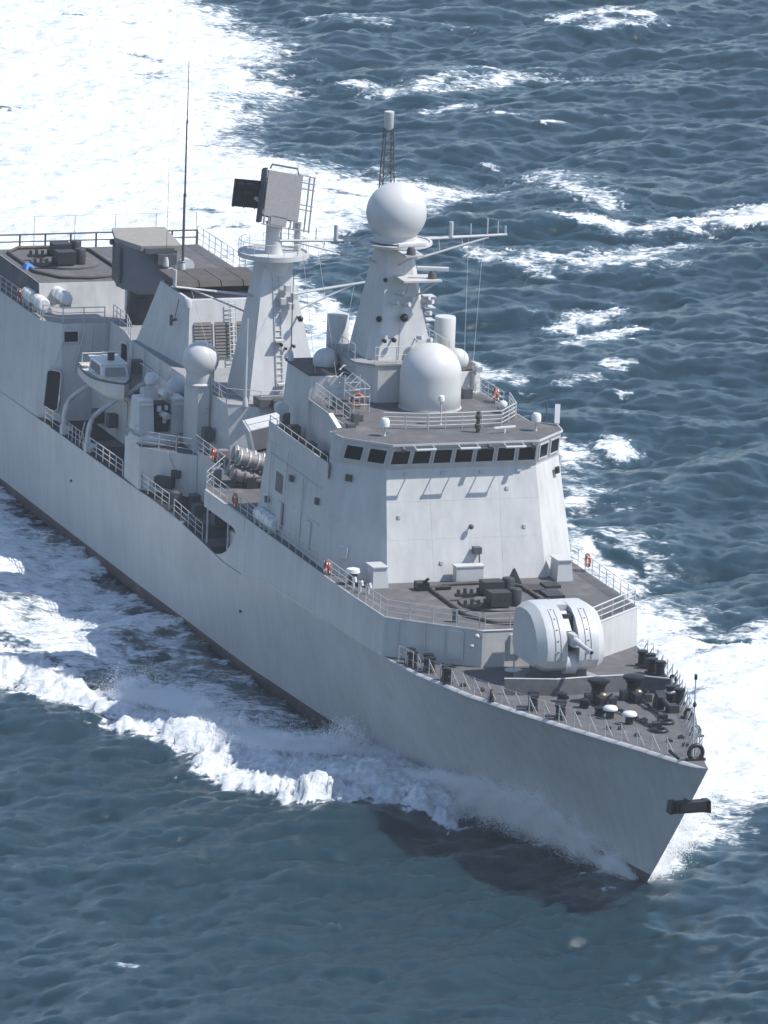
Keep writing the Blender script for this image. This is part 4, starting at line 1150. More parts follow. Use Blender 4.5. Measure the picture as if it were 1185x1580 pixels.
copy_tree(cpa, at(-19.9, 2.55), 'black capstan further to port, beside the pale mushroom cowl')
def chain(pts, label):
    q = resample(pts, .34)
    b = B()
    for i in range(len(q) - 1):
        a, c = q[i], q[i + 1]
        d = (c - a).normalized(); s_ = Vector((-d.y, d.x, 0)).normalized()
        mid_ = (a + c) / 2
        if i % 2: ring = [mid_ + d * (.24 * math.cos(k)) + s_ * (.11 * math.sin(k)) for k in np.linspace(0, 2 * math.pi, 9)[:-1]]
        else: ring = [mid_ + d * (.24 * math.cos(k)) + Vector((0, 0, .11 * math.sin(k))) for k in np.linspace(0, 2 * math.pi, 9)[:-1]]
        b.tube(ring, .05, 4, closed=True)
    return tag(b.build('anchor_chain', m_dark, None, org=tuple(q[0])), label, 'anchor chain', 'anchor chains on the foredeck')
def up_(p, h): p = at(*p); return (p[0], p[1], p[2] + h)
chain([up_((-17.9, .1), .25), up_((-14.5, .55), .12), up_((-10.9, .75), .12)], 'dark anchor chain running from the nearer capstan towards the bow ring')
chain([up_((-18.4, 2.5), .25), up_((-15.5, 2.4), .12), up_((-13.0, 2.0), .12)], 'dark anchor chain running from the port capstan to its hawse')
for p, lab in (((-10.4, .78), 'dark hawse pipe mouth at the end of the nearer chain'), ((-12.6, 1.95), 'dark hawse pipe mouth at the end of the port chain')):
    b = B(); q = at(*p); b.torus((q[0], q[1], q[2] + .1), .42, .13, 16, 8, 'z'); b.box((q[0] - .5, q[1], q[2] + .25), (.4, .5, .4))
    tag(b.build('hawse_pipe', m_black, None, 60, org=q), lab, 'hawse pipe', 'hawse pipes on the foredeck')
b = B(); q = at(-16.6, 3.0); b.box((q[0], q[1], q[2] + .5), (.7, .5, 1.1), ry=R(25)); b.tube([(q[0] + .3, q[1], q[2] + .8), (q[0] + 1.1, q[1] + .3, q[2] + .3)], .16, 10); b.box((q[0] + .9, q[1] + .5, q[2] + .25), (.8, .6, .5))
tag(b.build('windlass_brake', m_dark, None, org=q), 'dark windlass brake gear to port ahead of the capstans', 'winch')
b = B(); q = at(-18.8, 4.6); b.tube([q, (q[0], q[1], q[2] + .5)], .14, 10); b.lathe([(.5, -.06), (.48, .04), (.3, .12), (.02, .15)], (q[0], q[1], q[2] + .6), 18)
o = tag(b.build('mushroom_vent', m_gun, None, 50, org=q), 'pale mushroom ventilator beside the port end of the breakwater', 'ventilator', 'mushroom ventilators on the foredeck')
for p, lab in (((-14.7, -.75), 'white mushroom ventilator near the starboard rail, farther from the bow'), ((-12.9, -.2), 'white mushroom ventilator near the starboard rail, closer to the bow')):
    b = B(); q = at(*p); b.lathe([(.24, 0), (.24, .55)], q, 14); o = tag(b.build('mushroom_vent', m_dark, None, 40, org=q), lab, 'ventilator', 'mushroom ventilators on the foredeck')
    b = B(); b.lathe([(.02, .5), (.44, .52), (.46, .6), (.36, .74), (.02, .8)], q, 18); b.build('vent_cap', m_white, o, 50)
def bollard(pos, label, rz=0.0):
    t = thing('bollard', label, 'bollard', pos, 'black mooring bollards along the foredeck edges', rz)
    b = B(); b.box((0, 0, .06), (1.5, .6, .12)); b.build('bollard_plate', m_dark, t, 0, org=L0)
    for x in (-.42, .42):
        b = B(); b.lathe([(.28, .1), (.26, .75), (.33, .8), (.33, .95), (.02, .98)], (x, 0, 0), 16); b.build('bollard_post', m_black, t, 40, org=L0)
    return t
b0_ = bollard(at(-18.3, -4.3), 'black bollard pair on the starboard edge ahead of the gun', R(-18))
for p, lab, rz in (((-15.4, -3.6), 'black bollard pair on the starboard edge beside the capstans', R(-22)), ((-26.9, -6.75), 'black bollard pair on the starboard edge abreast of the gun turret', R(-14)), ((-30.2, -6.75), 'black bollard pair in front of the starboard half of the forecastle wall', R(-10)),
                   ((-32.0, -7.3), 'black bollard pair tucked at the starboard foot of the forecastle wall', R(-10)), ((-28.6, 6.5), 'black bollard pair on the port edge behind the gun', R(14)), ((-26.3, 6.3), 'black bollard pair on the port edge right of the gun', R(16)), ((-18.3, 4.6), 'black bollard pair on the port edge nearest the jackstaff', R(20))):
    q = at(*p)
    copy_tree(b0_, q, lab, rz)
def fairlead(p, label, rz):
    q = at(*p)
    t = thing('fairlead', label, 'fairlead', q, 'dark fairleads on the foredeck edge', rz)
    b = B(); b.torus((0, 0, .28), .3, .1, 14, 6, 'y'); b.build('fairlead_ring', m_black, t, 60, org=L0)
    b = B(); b.box((0, 0, .05), (1.0, .35, .1)); b.build('fairlead_base', m_dark, t, 0, org=L0)
    return t
f0 = fairlead((-23.2, 6.25), 'dark fairlead on the port edge beside the breakwater', R(20))
for p, lab, rz in (((-13.6, 3.75), 'dark fairlead on the port edge between bollards and jackstaff', R(22)), ((-9.0, 2.55), 'dark fairlead on the port edge close to the bow', R(24)), ((-21.2, -5.9), 'dark fairlead on the starboard edge by the breakwater end', R(-18))):
    copy_tree(f0, at(*p), lab, rz)
q = at(-2.4, .1)
b = B(); b.torus((q[0], q[1], q[2] + .46), .42, .13, 22, 8, 'x'); b.box((q[0], q[1], q[2] + .06), (.4, 1.1, .14)); b.tube([(q[0] - .1, q[1] - 1.0, q[2] + .1), (q[0] - .9, q[1] - 1.3, q[2] + .4)], .09)
tag(b.build('bow_fairlead', m_black, None, 60, org=q), 'black ring fairlead at the very tip of the bow', 'fairlead')
q = at(-3.6, .35)
t = thing('jackstaff', 'slim pale jackstaff standing just behind the bow ring', 'flagstaff', q)
b = B(); b.tube([q, (q[0], q[1], q[2] + 4.6)], .06, 8, r2=.04); b.build('staff', m_rail, t)
b = B(); b.lathe([(.04, 0), (.09, .05), (.09, .3), (.03, .36)], (q[0], q[1], q[2] + 4.5), 10); b.lathe([(.06, 0), (.14, .1), (.06, .3)], (q[0], q[1], q[2] + 2.9), 10); b.build('staff_light', m_dark, t)
b = B(); b.tube([(q[0], q[1], q[2] + 2.6), (q[0] - .6, q[1] - .4, q[2])], .03, 5); b.tube([(q[0], q[1], q[2] + 2.6), (q[0] - .6, q[1] + .4, q[2])], .03, 5); b.build('stay', m_rail, t)
b = B()
for p in ((-11.5, -1.2), (-9.5, -.9), (-7.6, .4), (-8.4, 1.4), (-13.6, 1.0), (-16.2, -2.2), (-23.8, -5.6), (-25.4, -6.2), (-6.3, .9), (-11.8, -1.9)):
    q = at(*p); b.box((q[0], q[1], q[2] + .08), (.3, .3, .16)); b.tube([q, (q[0], q[1], q[2] + .22)], .09, 8)
tag(b.build('deck_cleats', m_dark, None, org=at(-12, 0)), 'scattered small dark cleats on the foredeck planking', 'cleats')
o = bpy.data.objects['deck_cleats']; o['kind'] = 'stuff'; o['label'] = 'scattered small dark cleats on the grey foredeck'
for p, dz in (((-22.6, -2.1), .55), ((-22.9, .95), .6)):
    q = at(*p); b = B(); b.box((q[0], q[1], q[2] + dz), (1.0, 1.15, .1), rz=R(-24 if p[1] < 0 else 0)); b.box((q[0], q[1], q[2] + dz / 2), (.6, .7, dz), rz=R(-24 if p[1] < 0 else 0))
    tag(b.build('reel_cover', m_white, None, org=q), 'white topped locker on the foredeck, %s' % ('starboard of the gun ring' if p[1] < 0 else 'straight before the gun ring'), 'locker', 'white topped lockers by the gun')
for p, s_ in (((-15.6, -1.1), 0), ((-18.0, -1.2), 1), ((-20.0, -1.9), 2)):
    q = at(*p); b = B(); b.lathe([(.3, 0), (.26, .3), (.34, .5), (.02, .62)], q, 12); b.tube([(q[0] + .2, q[1], q[2] + .3), (q[0] + .5, q[1] + .2, q[2] + .35)], .12, 8)
    tag(b.build('winch_head', m_black, None, 40, org=q), ['small black winch head nearest the white ventilators', 'small black winch head starboard of the nearer capstan', 'small black winch head close to the breakwater'][s_], 'winch', 'small winch heads on the foredeck')
# floodlight mast and wall fittings on the forecastle front
q = at(-29.3, -1.7)
t = thing('deck_floodlight', 'slim floodlight post standing before the forecastle wall left of the gun', 'floodlight', q)
b = B(); b.lathe([(.55, 0), (.55, .05), (.1, .08)], q, 14); b.build('lamp_plate', m_white, t)
b = B(); b.tube([q, (q[0], q[1], q[2] + 1.7)], .05); b.ball((q[0], q[1], q[2] + 1.75), .16, 10); b.build('lamp_post', m_rail, t)
nw = Vector((4.77, -4.35, 0)).normalized()         # normal of the starboard swept wall
b = B()
for u in (.15, .42, .62, .8):
    p = Vector((-34.9, -8.12, 0)).lerp(Vector((-30.5, -3.35, 0)), u) + Vector((.74, -.67, 0)) * .03
    b.box((p.x, p.y, 9.5), (.08, .08, 1.8), rz=R(47))
each(b, 'wall_pipe', m_grey, ship)
facet('wall_door', -31.6, -4.62, 9.4, 1.0, 1.75, (.74, -.67, 0), m_grey, .06)
facet('wall_box', -30.44, -1.2, 9.6, .8, 1.2, (1, 0, 0), m_grey, .08); facet('wall_box', -30.44, .3, 9.7, .7, 1.2, (1, 0, 0), m_grey, .1)
facet('wall_door', -32.7, 5.65, 9.35, .95, 1.7, (.73, .68, 0), m_grey, .05)
for p in ((-30.6, -3.6, 10.2), (-30.7, -3.9, 9.6)):
    b = B(); b.ball((p[0] + .25, p[1] - .15, p[2]), .16, 10); b.tube([p, (p[0] + .2, p[1] - .12, p[2])], .06); P('wall_lamp', b, m_rail, 50)
b = B(); b.tube([(-32.9, -4.3, Z1), (-32.9, -4.3, Z1 + .7)], .18, 12); tag(b.build('deck_post', m_darkgrey, None, 40, org=(-32.9, -4.3, Z1)), 'stubby dark post at the forward edge of the forecastle deck', 'post')
for p, lab in (((-43.5, -7.35), 'white topped ventilator cowl on the side deck by the bridge corner locker'), ):
    b = B(); b.lathe([(.28, 0), (.26, .8)], (p[0], p[1], Z1), 14); o = tag(b.build('mushroom_vent', m_darkgrey, None, 40, org=(p[0], p[1], Z1)), lab, 'ventilator')
    b = B(); b.lathe([(.02, .75), (.45, .78), (.4, 1.0), (.02, 1.1)], (p[0], p[1], Z1), 16); b.build('vent_cap', m_white, o, 50)
b = B()
for x, y in ((-42.6, -7.6), (-41.6, -7.5), (-40.9, -7.2)): b.tube([(x, y, Z1), (x, y, Z1 + .6), (x + .3, y, Z1 + .7), (x + .45, y, Z1 + .45)], .1, 8)
for o, lab in zip(each(b, 'gooseneck_vent', m_rail, None, 1, 50, org=(-41.7, -7.4, Z1)), ('pale gooseneck pipe nearest the mushroom cowl on the starboard deck edge', 'middle pale gooseneck pipe of three on the starboard deck edge', 'foremost pale gooseneck pipe of three on the starboard deck edge')): tag(o, lab, 'vent pipe', 'gooseneck pipes on the starboard deck edge')
b = B(); b.box((-79.4, -1.2, Z2 + .35), (1.5, 2.3, .5)); b.box((-78.6, -.9, Z2 + .3), (.4, 1.2, .6))
tag(b.build('deck_machinery', m_darkgrey, None, org=(-79.4, -1.2, Z2)), 'low dark machinery box on the deck before the main mast', 'machinery')

# --- anchor at the stem, starboard side
ap = (-2.6, -.75, 6.55)
t = thing('anchor', 'black stockless anchor housed at the stem above the bow spray', 'anchor', ap)
b = B(); b.box((ap[0] + .1, ap[1] + .6, ap[2]), (.7, 1.9, .62), rz=R(4)); b.box((ap[0] + .35, ap[1] + .7, ap[2] + .1), (.5, 1.6, .5), rz=R(4)); b.build('anchor_crown', m_black, t)
for s_ in (-1, 1):
    b = B(); b.prism([(ap[0] + .3, ap[1] + .6 + s_ * .9), (ap[0] + .5, ap[1] + .6 + s_ * 1.25), (ap[0] - .3, ap[1] + .6 + s_ * 1.25), (ap[0] - .3, ap[1] + .6 + s_ * .9)], ap[2] - .36, ap[2] + .38, [(ap[0] + .4, ap[1] + .6 + s_ * .85), (ap[0] + .5, ap[1] + .6 + s_ * 1.2), (ap[0] - .2, ap[1] + .6 + s_ * 1.2), (ap[0] - .2, ap[1] + .6 + s_ * .85)]); b.build('anchor_fluke', m_black, t)
b = B(); b.tube([(ap[0] + .1, ap[1] + .6, ap[2]), (ap[0] - 1.2, ap[1] + .7, ap[2] + .6)], .16); b.build('anchor_shank', m_black, t)

# --- small fittings on the bulkheads
for x, z, w, h in ((-51.2, 11.9, .8, 1.7), (-57.2, 11.8, .8, 1.7)):
    facet('side_door', x, -7.78, z, w, h, (.02, -1, .045), m_grey, .06, bridge)
b = B()
for x0, x1, z in ((-49.5, -60.5, 15.2), (-49.5, -56.0, 12.9)): b.tube([(x0, -7.70, z), (x1, -7.60, z)], .035, 5)
for x, z0, z1 in ((-53.0, 10.6, 15.2), (-59.6, 10.6, 16.0), (-56.2, 12.9, 16.0)): b.tube([(x, -7.82, z0), (x, -7.62, z1)], .035, 5)
each(b, 'cable_run', m_grey, bridge)
b = B()
for x, z in ((-50.0, 14.3), (-55.2, 14.6), (-60.0, 12.2)): b.box((x, -7.72, z), (.35, .2, .4))
each(b, 'junction_box', m_darkgrey, bridge)
b = B()
for x, z, w, h in ((-86.5, 12.1, .8, 1.7), (-93.0, 9.4, .8, 1.7), (-96.5, 11.9, .8, 1.7), (-99.0, 9.3, .8, 1.7)): b.box((x, -4.45 if z > 10.5 else -5.16, z), (w, .1, h))
each(b, 'house_door', m_grey, ship)
b = B()
for x, z, w in ((-90.8, 8.6, .8), (-95.0, 8.2, 1.2), (-101.2, 8.4, .7), (-104.5, 8.0, .8), (-91.5, 11.5, .6), (-98.6, 12.6, .6), (-82.6, 11.4, .7)): b.box((x, -4.6 if z > 10.5 else -5.45, z), (w, .6, .9))
each(b, 'locker_box', m_darkgrey, ship)
b = B()
for x0, x1, z in ((-83.0, -100.0, 12.9), (-88.0, -100.0, 11.0), (-90.0, -106.0, 9.9), (-92, -106, 8.9)): b.tube([(x0, -4.42 if z > 10.5 else -5.12, z), (x1, -4.48 if z > 10.5 else -5.06, z)], .05, 5)
for x in (-89.6, -92.0, -94.2, -97.7, -100.4): b.tube([(x, -4.44, 10.5), (x, -4.38, 13.8)], .045, 5)
each(b, 'bulkhead_pipe', m_rail, ship)
b = B()
for x, y in ((-79.8, -6.2), (-77.0, -6.9), (-74.2, -6.4), (-80.6, -7.2)): b.box((x, y, 7.7), (.8, .6, .8))
each(b, 'deck_chest', m_darkgrey, ship)
b = B()
for x, y in ((-78.4, -4.8), (-77.2, -4.2), (-73.0, -7.0), (-79.8, -3.6)): b.box((x, y, Z1 + .4), (.7, .6, .8))
each(b, 'deck_chest', m_box, ship)
b = B()
for k in range(9): b.tube([(-82.6 - k * .12, -5.9 - k * .11, 7.4 + k * .3), (-82.9 - k * .12, -5.6 - k * .11, 7.4 + k * .3)], .03, 4)
b.tube([(-82.5, -5.95, 7.3), (-83.6, -6.95, 10.1)], .035, 5); b.tube([(-82.9, -5.6, 7.3), (-84.0, -6.6, 10.1)], .035, 5)
P('inclined_ladder', b, m_rail)
b = B()
for s_ in (-1, 1):
    b.tube([(-60.0, s_ * 6.9, 28.7), (-84.2, s_ * 2.0, 23.9)], .014, 4)
    b.tube([(-60.0, s_ * 5.0, 28.6), (-57.6, s_ * 4.2, 20.5)], .014, 4); b.tube([(-60.0, s_ * 6.0, 28.6), (-58.8, s_ * 5.2, 20.5)], .014, 4)
    b.tube([(-84.1, s_ * 5.6, 20.9), (-82.0, s_ * 3.8, 13.9)], .014, 4)
each(b, 'halyard', m_rail, ship)
b = B()
for y in (-3.6, -1.2, 1.3, 3.7): b.box((fp(y, 16.9)[0] + .05, y, 16.95), (.12, .3, .14))
for y, z in ((-4.2, 14.4), (3.9, 13.6), (-1.6, 11.6), (2.9, 15.9)): b.box((fp(y, z)[0] + .03, y, z), (.1, .18, .22))
each(b, 'plate_fitting', m_grey, bridge)
b = B()
for x in (-101, -63.5): b.tube([(x, -halfb(x, .62) + .05, sheer(x) * .62), (x, -halfb(x, .62) - .12, sheer(x) * .62 - .03)], .09, 8)
each(b, 'scupper_pipe', m_darkgrey, ship)

# ================================================================== the sea
yawv = Vector((fwd.x, fwd.y)).normalized()
ea = np.array([yawv.x, yawv.y]); eb = np.array([ea[1], -ea[0]])       # along / across the look of the sea grid
def spaced(lo, hi, step, far, k):
    core = np.arange(lo, hi, step)
    g = np.geomspace(step, far, k).cumsum()
    g = g / g[-1] * far
    return np.concatenate([(lo - g)[::-1], core, hi + g])
A_ = spaced(472, 905, .44, 4500, 60)
B_ = spaced(-50, 50, .18, 4500, 60)
ga, gb = np.meshgrid(A_, B_, indexing='ij')
X = CAM[0] + ga * ea[0] + gb * eb[0]
Y = CAM[1] + ga * ea[1] + gb * eb[1]
shape = X.shape
X = X.ravel(); Y = Y.ravel()

def spectrum_tile(n, size, seed, wind, lpeak, spread, cut):
    r = np.random.default_rng(seed)
    k = np.fft.fftfreq(n, d=size / n) * 2 * np.pi
    kx, ky = np.meshgrid(k, k, indexing='ij')
    kk = np.hypot(kx, ky); kk[0, 0] = 1
    kp = 2 * np.pi / lpeak
    cosd = (kx * wind[0] + ky * wind[1]) / kk
    S = np.exp(-1.25 * (kp / kk) ** 2) / kk ** 3.6 * (np.abs(cosd) ** spread + .05) * np.exp(-(kk * cut) ** 2)
    S[0, 0] = 0
    h = (r.normal(size=(n, n)) + 1j * r.normal(size=(n, n))) * np.sqrt(S)
    H = np.real(np.fft.ifft2(h))
    s = H.std()
    dx = np.real(np.fft.ifft2(-1j * kx / kk * h)) / s
    dy = np.real(np.fft.ifft2(-1j * ky / kk * h)) / s
    return H / s, dx, dy
def noise_tile(n, seed, beta, lo, hi):
    r = np.random.default_rng(seed)
    k = np.fft.fftfreq(n) * n
    kk = np.hypot(*np.meshgrid(k, k, indexing='ij')); kk[0, 0] = 1
    f = np.fft.fft2(r.normal(size=(n, n))) * kk ** (-beta) * (kk > lo) * (kk < hi)
    t = np.real(np.fft.ifft2(f))
    return t / t.std()
def look(tile, x, y, size):
    n = tile.shape[0]
    u = (x / size) % 1.0 * n; v = (y / size) % 1.0 * n
    i = np.floor(u).astype(np.int64); j = np.floor(v).astype(np.int64)
    fu = u - i; fv = v - j
    i %= n; j %= n; i2 = (i + 1) % n; j2 = (j + 1) % n
    return (tile[i, j] * (1 - fu) * (1 - fv) + tile[i2, j] * fu * (1 - fv) + tile[i, j2] * (1 - fu) * fv + tile[i2, j2] * fu * fv)
wd = np.array([.93, .36]); wd /= np.linalg.norm(wd)
T1, D1x, D1y = spectrum_tile(1024, 211.0, 8, wd, 26.0, 3.0, .10)
T2, D2x, D2y = spectrum_tile(1024, 83.0, 5, np.array([.97, -.15]), 4.6, 3.0, .05)
N1 = noise_tile(1024, 21, 1.35, 2, 400)
N3 = noise_tile(1024, 29, 2.1, 2, 120)
N2 = noise_tile(1024, 22, 1.0, 8, 500)
far = np.clip((np.abs(gb.ravel()) - 50) / 200, 0, 1) + np.clip((ga.ravel() - 905) / 400, 0, 1) + np.clip((472 - ga.ravel()) / 200, 0, 1)
fade = 1 - np.clip(far, 0, 1)
H1 = look(T1, X, Y, 211.0); H2 = look(T2, X, Y, 83.0)
n1 = look(N1, X, Y, 90.0); n2 = look(N1, X + 37, Y + 11, 31.0); n3 = look(N2, X, Y, 24.0)

def polysdf(px, py, poly):
    P_ = np.array(poly); Q = np.roll(P_, -1, 0)
    d = np.full(px.shape, 1e9); inside = np.zeros(px.shape, bool)
    for (x0, y0), (x1, y1) in zip(P_, Q):
        ex, ey = x1 - x0, y1 - y0
        t = np.clip(((px - x0) * ex + (py - y0) * ey) / (ex * ex + ey * ey + 1e-9), 0, 1)
        d = np.minimum(d, (px - x0 - ex * t) ** 2 + (py - y0 - ey * t) ** 2)
        c = (y0 > py) != (y1 > py)
        inside ^= c & (px < (x1 - x0) * (py - y0) / ((y1 - y0) if y1 != y0 else 1e-9) + x0)
    d = np.sqrt(d)
    return np.where(inside, d, -d)
def linedist(px, py, line):
    d = np.full(px.shape, 1e9); tt = np.zeros(px.shape)
    L = np.array(line)
    for k, ((x0, y0), (x1, y1)) in enumerate(zip(L[:-1], L[1:])):
        ex, ey = x1 - x0, y1 - y0
        t = np.clip(((px - x0) * ex + (py - y0) * ey) / (ex * ex + ey * ey + 1e-9), 0, 1)
        q = (px - x0 - ex * t) ** 2 + (py - y0 - ey * t) ** 2
        mk = q < d
        d = np.where(mk, q, d); tt = np.where(mk, k + t, tt)
    return np.sqrt(d), tt / max(1, len(L) - 1)
FOAM=[
 ([(-334.2, 29.4), (-330.6, 65.0), (-310.5, 62.9), (-305.6, 63.5), (-297.9, 63.8), (-293.5, 64.0), (-285.7, 63.8), (-274.5, 60.6), (-265.0, 55.9), (-251.2, 49.6), (-245.0, 47.3), (-236.4, 46.2), (-233.4, 46.8), (-229.6, 50.0), (-227.6, 52.6), (-225.2, 55.2), (-219.7, 61.3), (-217.1, 58.0), (-213.6, 52.5), (-209.6, 47.9), (-202.2, 43.4), (-200.8, 40.2), (-195.3, 35.9), (-187.5, 27.2), (-168.4, 6.3), (-153.3, -17.3)],1.25,6.0),
 ([(-187.9, 34.0), (-183.9, 35.4), (-176.8, 36.2), (-168.8, 36.6), (-159.1, 37.5), (-153.7, 38.9), (-147.0, 40.3), (-145.6, 37.4), (-144.3, 35.3), (-137.1, 31.1), (-138.8, 19.5)],0.95,3),
 ([(-127.8, 34.2), (-125.4, 35.6), (-123.9, 36.9), (-122.4, 36.6), (-118.8, 33.6), (-116.3, 32.2), (-115.8, 28.7)],0.8,2),
 ([(-115.4, 31.4), (-110.1, 31.7), (-108.0, 31.9), (-104.2, 30.0), (-101.4, 28.6), (-96.4, 28.5), (-93.4, 28.6), (-89.4, 29.2), (-87.5, 28.7), (-85.0, 26.5), (-81.3, 25.4), (-79.3, 20.6), (-85.4, 18.2)],0.9,4),
 ([(-79.8, 23.5), (-77.1, 24.8), (-74.6, 26.2), (-71.1, 27.2), (-67.9, 27.8), (-70.6, 30.4), (-76.8, 47.1), (-24.4, 26.4), (-26.6, 14.0), (-25.9, 12.3), (-28.2, 11.9), (-19.7, 8.2), (-14.4, 3.6), (-11.6, 0.9), (-19.3, 2.0), (-50.4, 10.5)],1.1,4),
 ([(-85.9, -30.4), (-73.3, -20.9), (-67.3, -20.1), (-60.5, -18.3), (-57.4, -15.8), (-54.9, -13.4), (-53.0, -12.7), (-46.2, -12.1), (-43.0, -9.8), (-40.7, -6.0), (-37.4, -1.6), (-30.8, -0.5), (-19.7, -0.3), (-11.4, 0.7), (-13.0, -1.4), (-18.5, -2.3), (-24.1, -3.2), (-26.3, -3.7), (-26.5, -5.3), (-25.9, -7.1), (-27.7, -8.2), (-29.2, -9.3), (-31.2, -10.3), (-31.0, -12.8), (-32.4, -14.8), (-35.9, -15.8), (-39.8, -17.0), (-43.9, -17.6), (-48.6, -19.7), (-50.8, -21.2), (-54.7, -22.1), (-57.6, -22.9), (-63.6, -23.7), (-82.3, -31.4)],1.15,1.3),
 ([(-161.4, -10.4), (-119.8, -7.6), (-109.2, -7.9), (-99.3, -8.1), (-84.1, -8.4), (-73.8, -7.8), (-64.8, -7.6), (-51.7, -7.0), (-40.2, -6.1), (-38.8, -9.5), (-45.9, -12.2), (-51.2, -13.5), (-56.7, -16.0), (-63.8, -17.3), (-73.3, -20.9), (-93.0, -28.5)],0.84,1.8),
 ([(-111.7, -23.6), (-90.0, -16.1), (-86.0, -14.6), (-78.4, -13.0), (-75.2, -15.6), (-71.9, -17.7), (-67.6, -18.5), (-64.8, -17.4), (-67.8, -20.0), (-71.6, -21.4), (-93.0, -28.5)],0.5,2),
 ([(-46.0, -11.1), (-42.7, -8.2), (-40.4, -5.6), (-38.5, -2.1), (-37.5, 0.1), (-34.5, 1.4), (-28.9, 0.9), (-26.2, -3.2), (-24.6, -6.8), (-26.4, -9.4), (-30.0, -12.3), (-31.8, -15.4)],1.45,1.0),
 ([(-75.9, -12.8), (-74.3, -10.7), (-69.6, -9.5), (-62.6, -9.8), (-60.3, -12.0), (-64.0, -13.0), (-70.2, -13.2)],-0.55,1.5),
 ([(-66.2, -15.9), (-64.2, -14.4), (-59.2, -15.3), (-59.4, -16.9)],-0.4,1.5),
 ([(-59.5, -12.2), (-54.9, -10.6), (-49.7, -9.8), (-45.4, -9.4), (-45.7, -11.0), (-51.0, -12.3)],-0.45,1.5),
 ([(-90.0, -16.1), (-86.0, -14.6), (-82.6, -16.5), (-85.6, -17.4)],-0.4,1.5),
 ([(-64.2, -8.8), (-56.2, -8.1), (-47.6, -7.5), (-40.0, -6.8), (-39.5, -8.4), (-47.0, -8.9), (-55.6, -9.6)],-0.35,1),
 ([(-199.8, 41.5), (-203.2, 45.8), (-206.6, 50.2), (-187.6, 44.9), (-179.9, 37.2), (-186.2, 37.1)],-0.9,2),
 ([(-106.2, 30.3), (-105.1, 30.9), (-100.2, 29.6), (-100.4, 28.3)],-0.6,1),
]
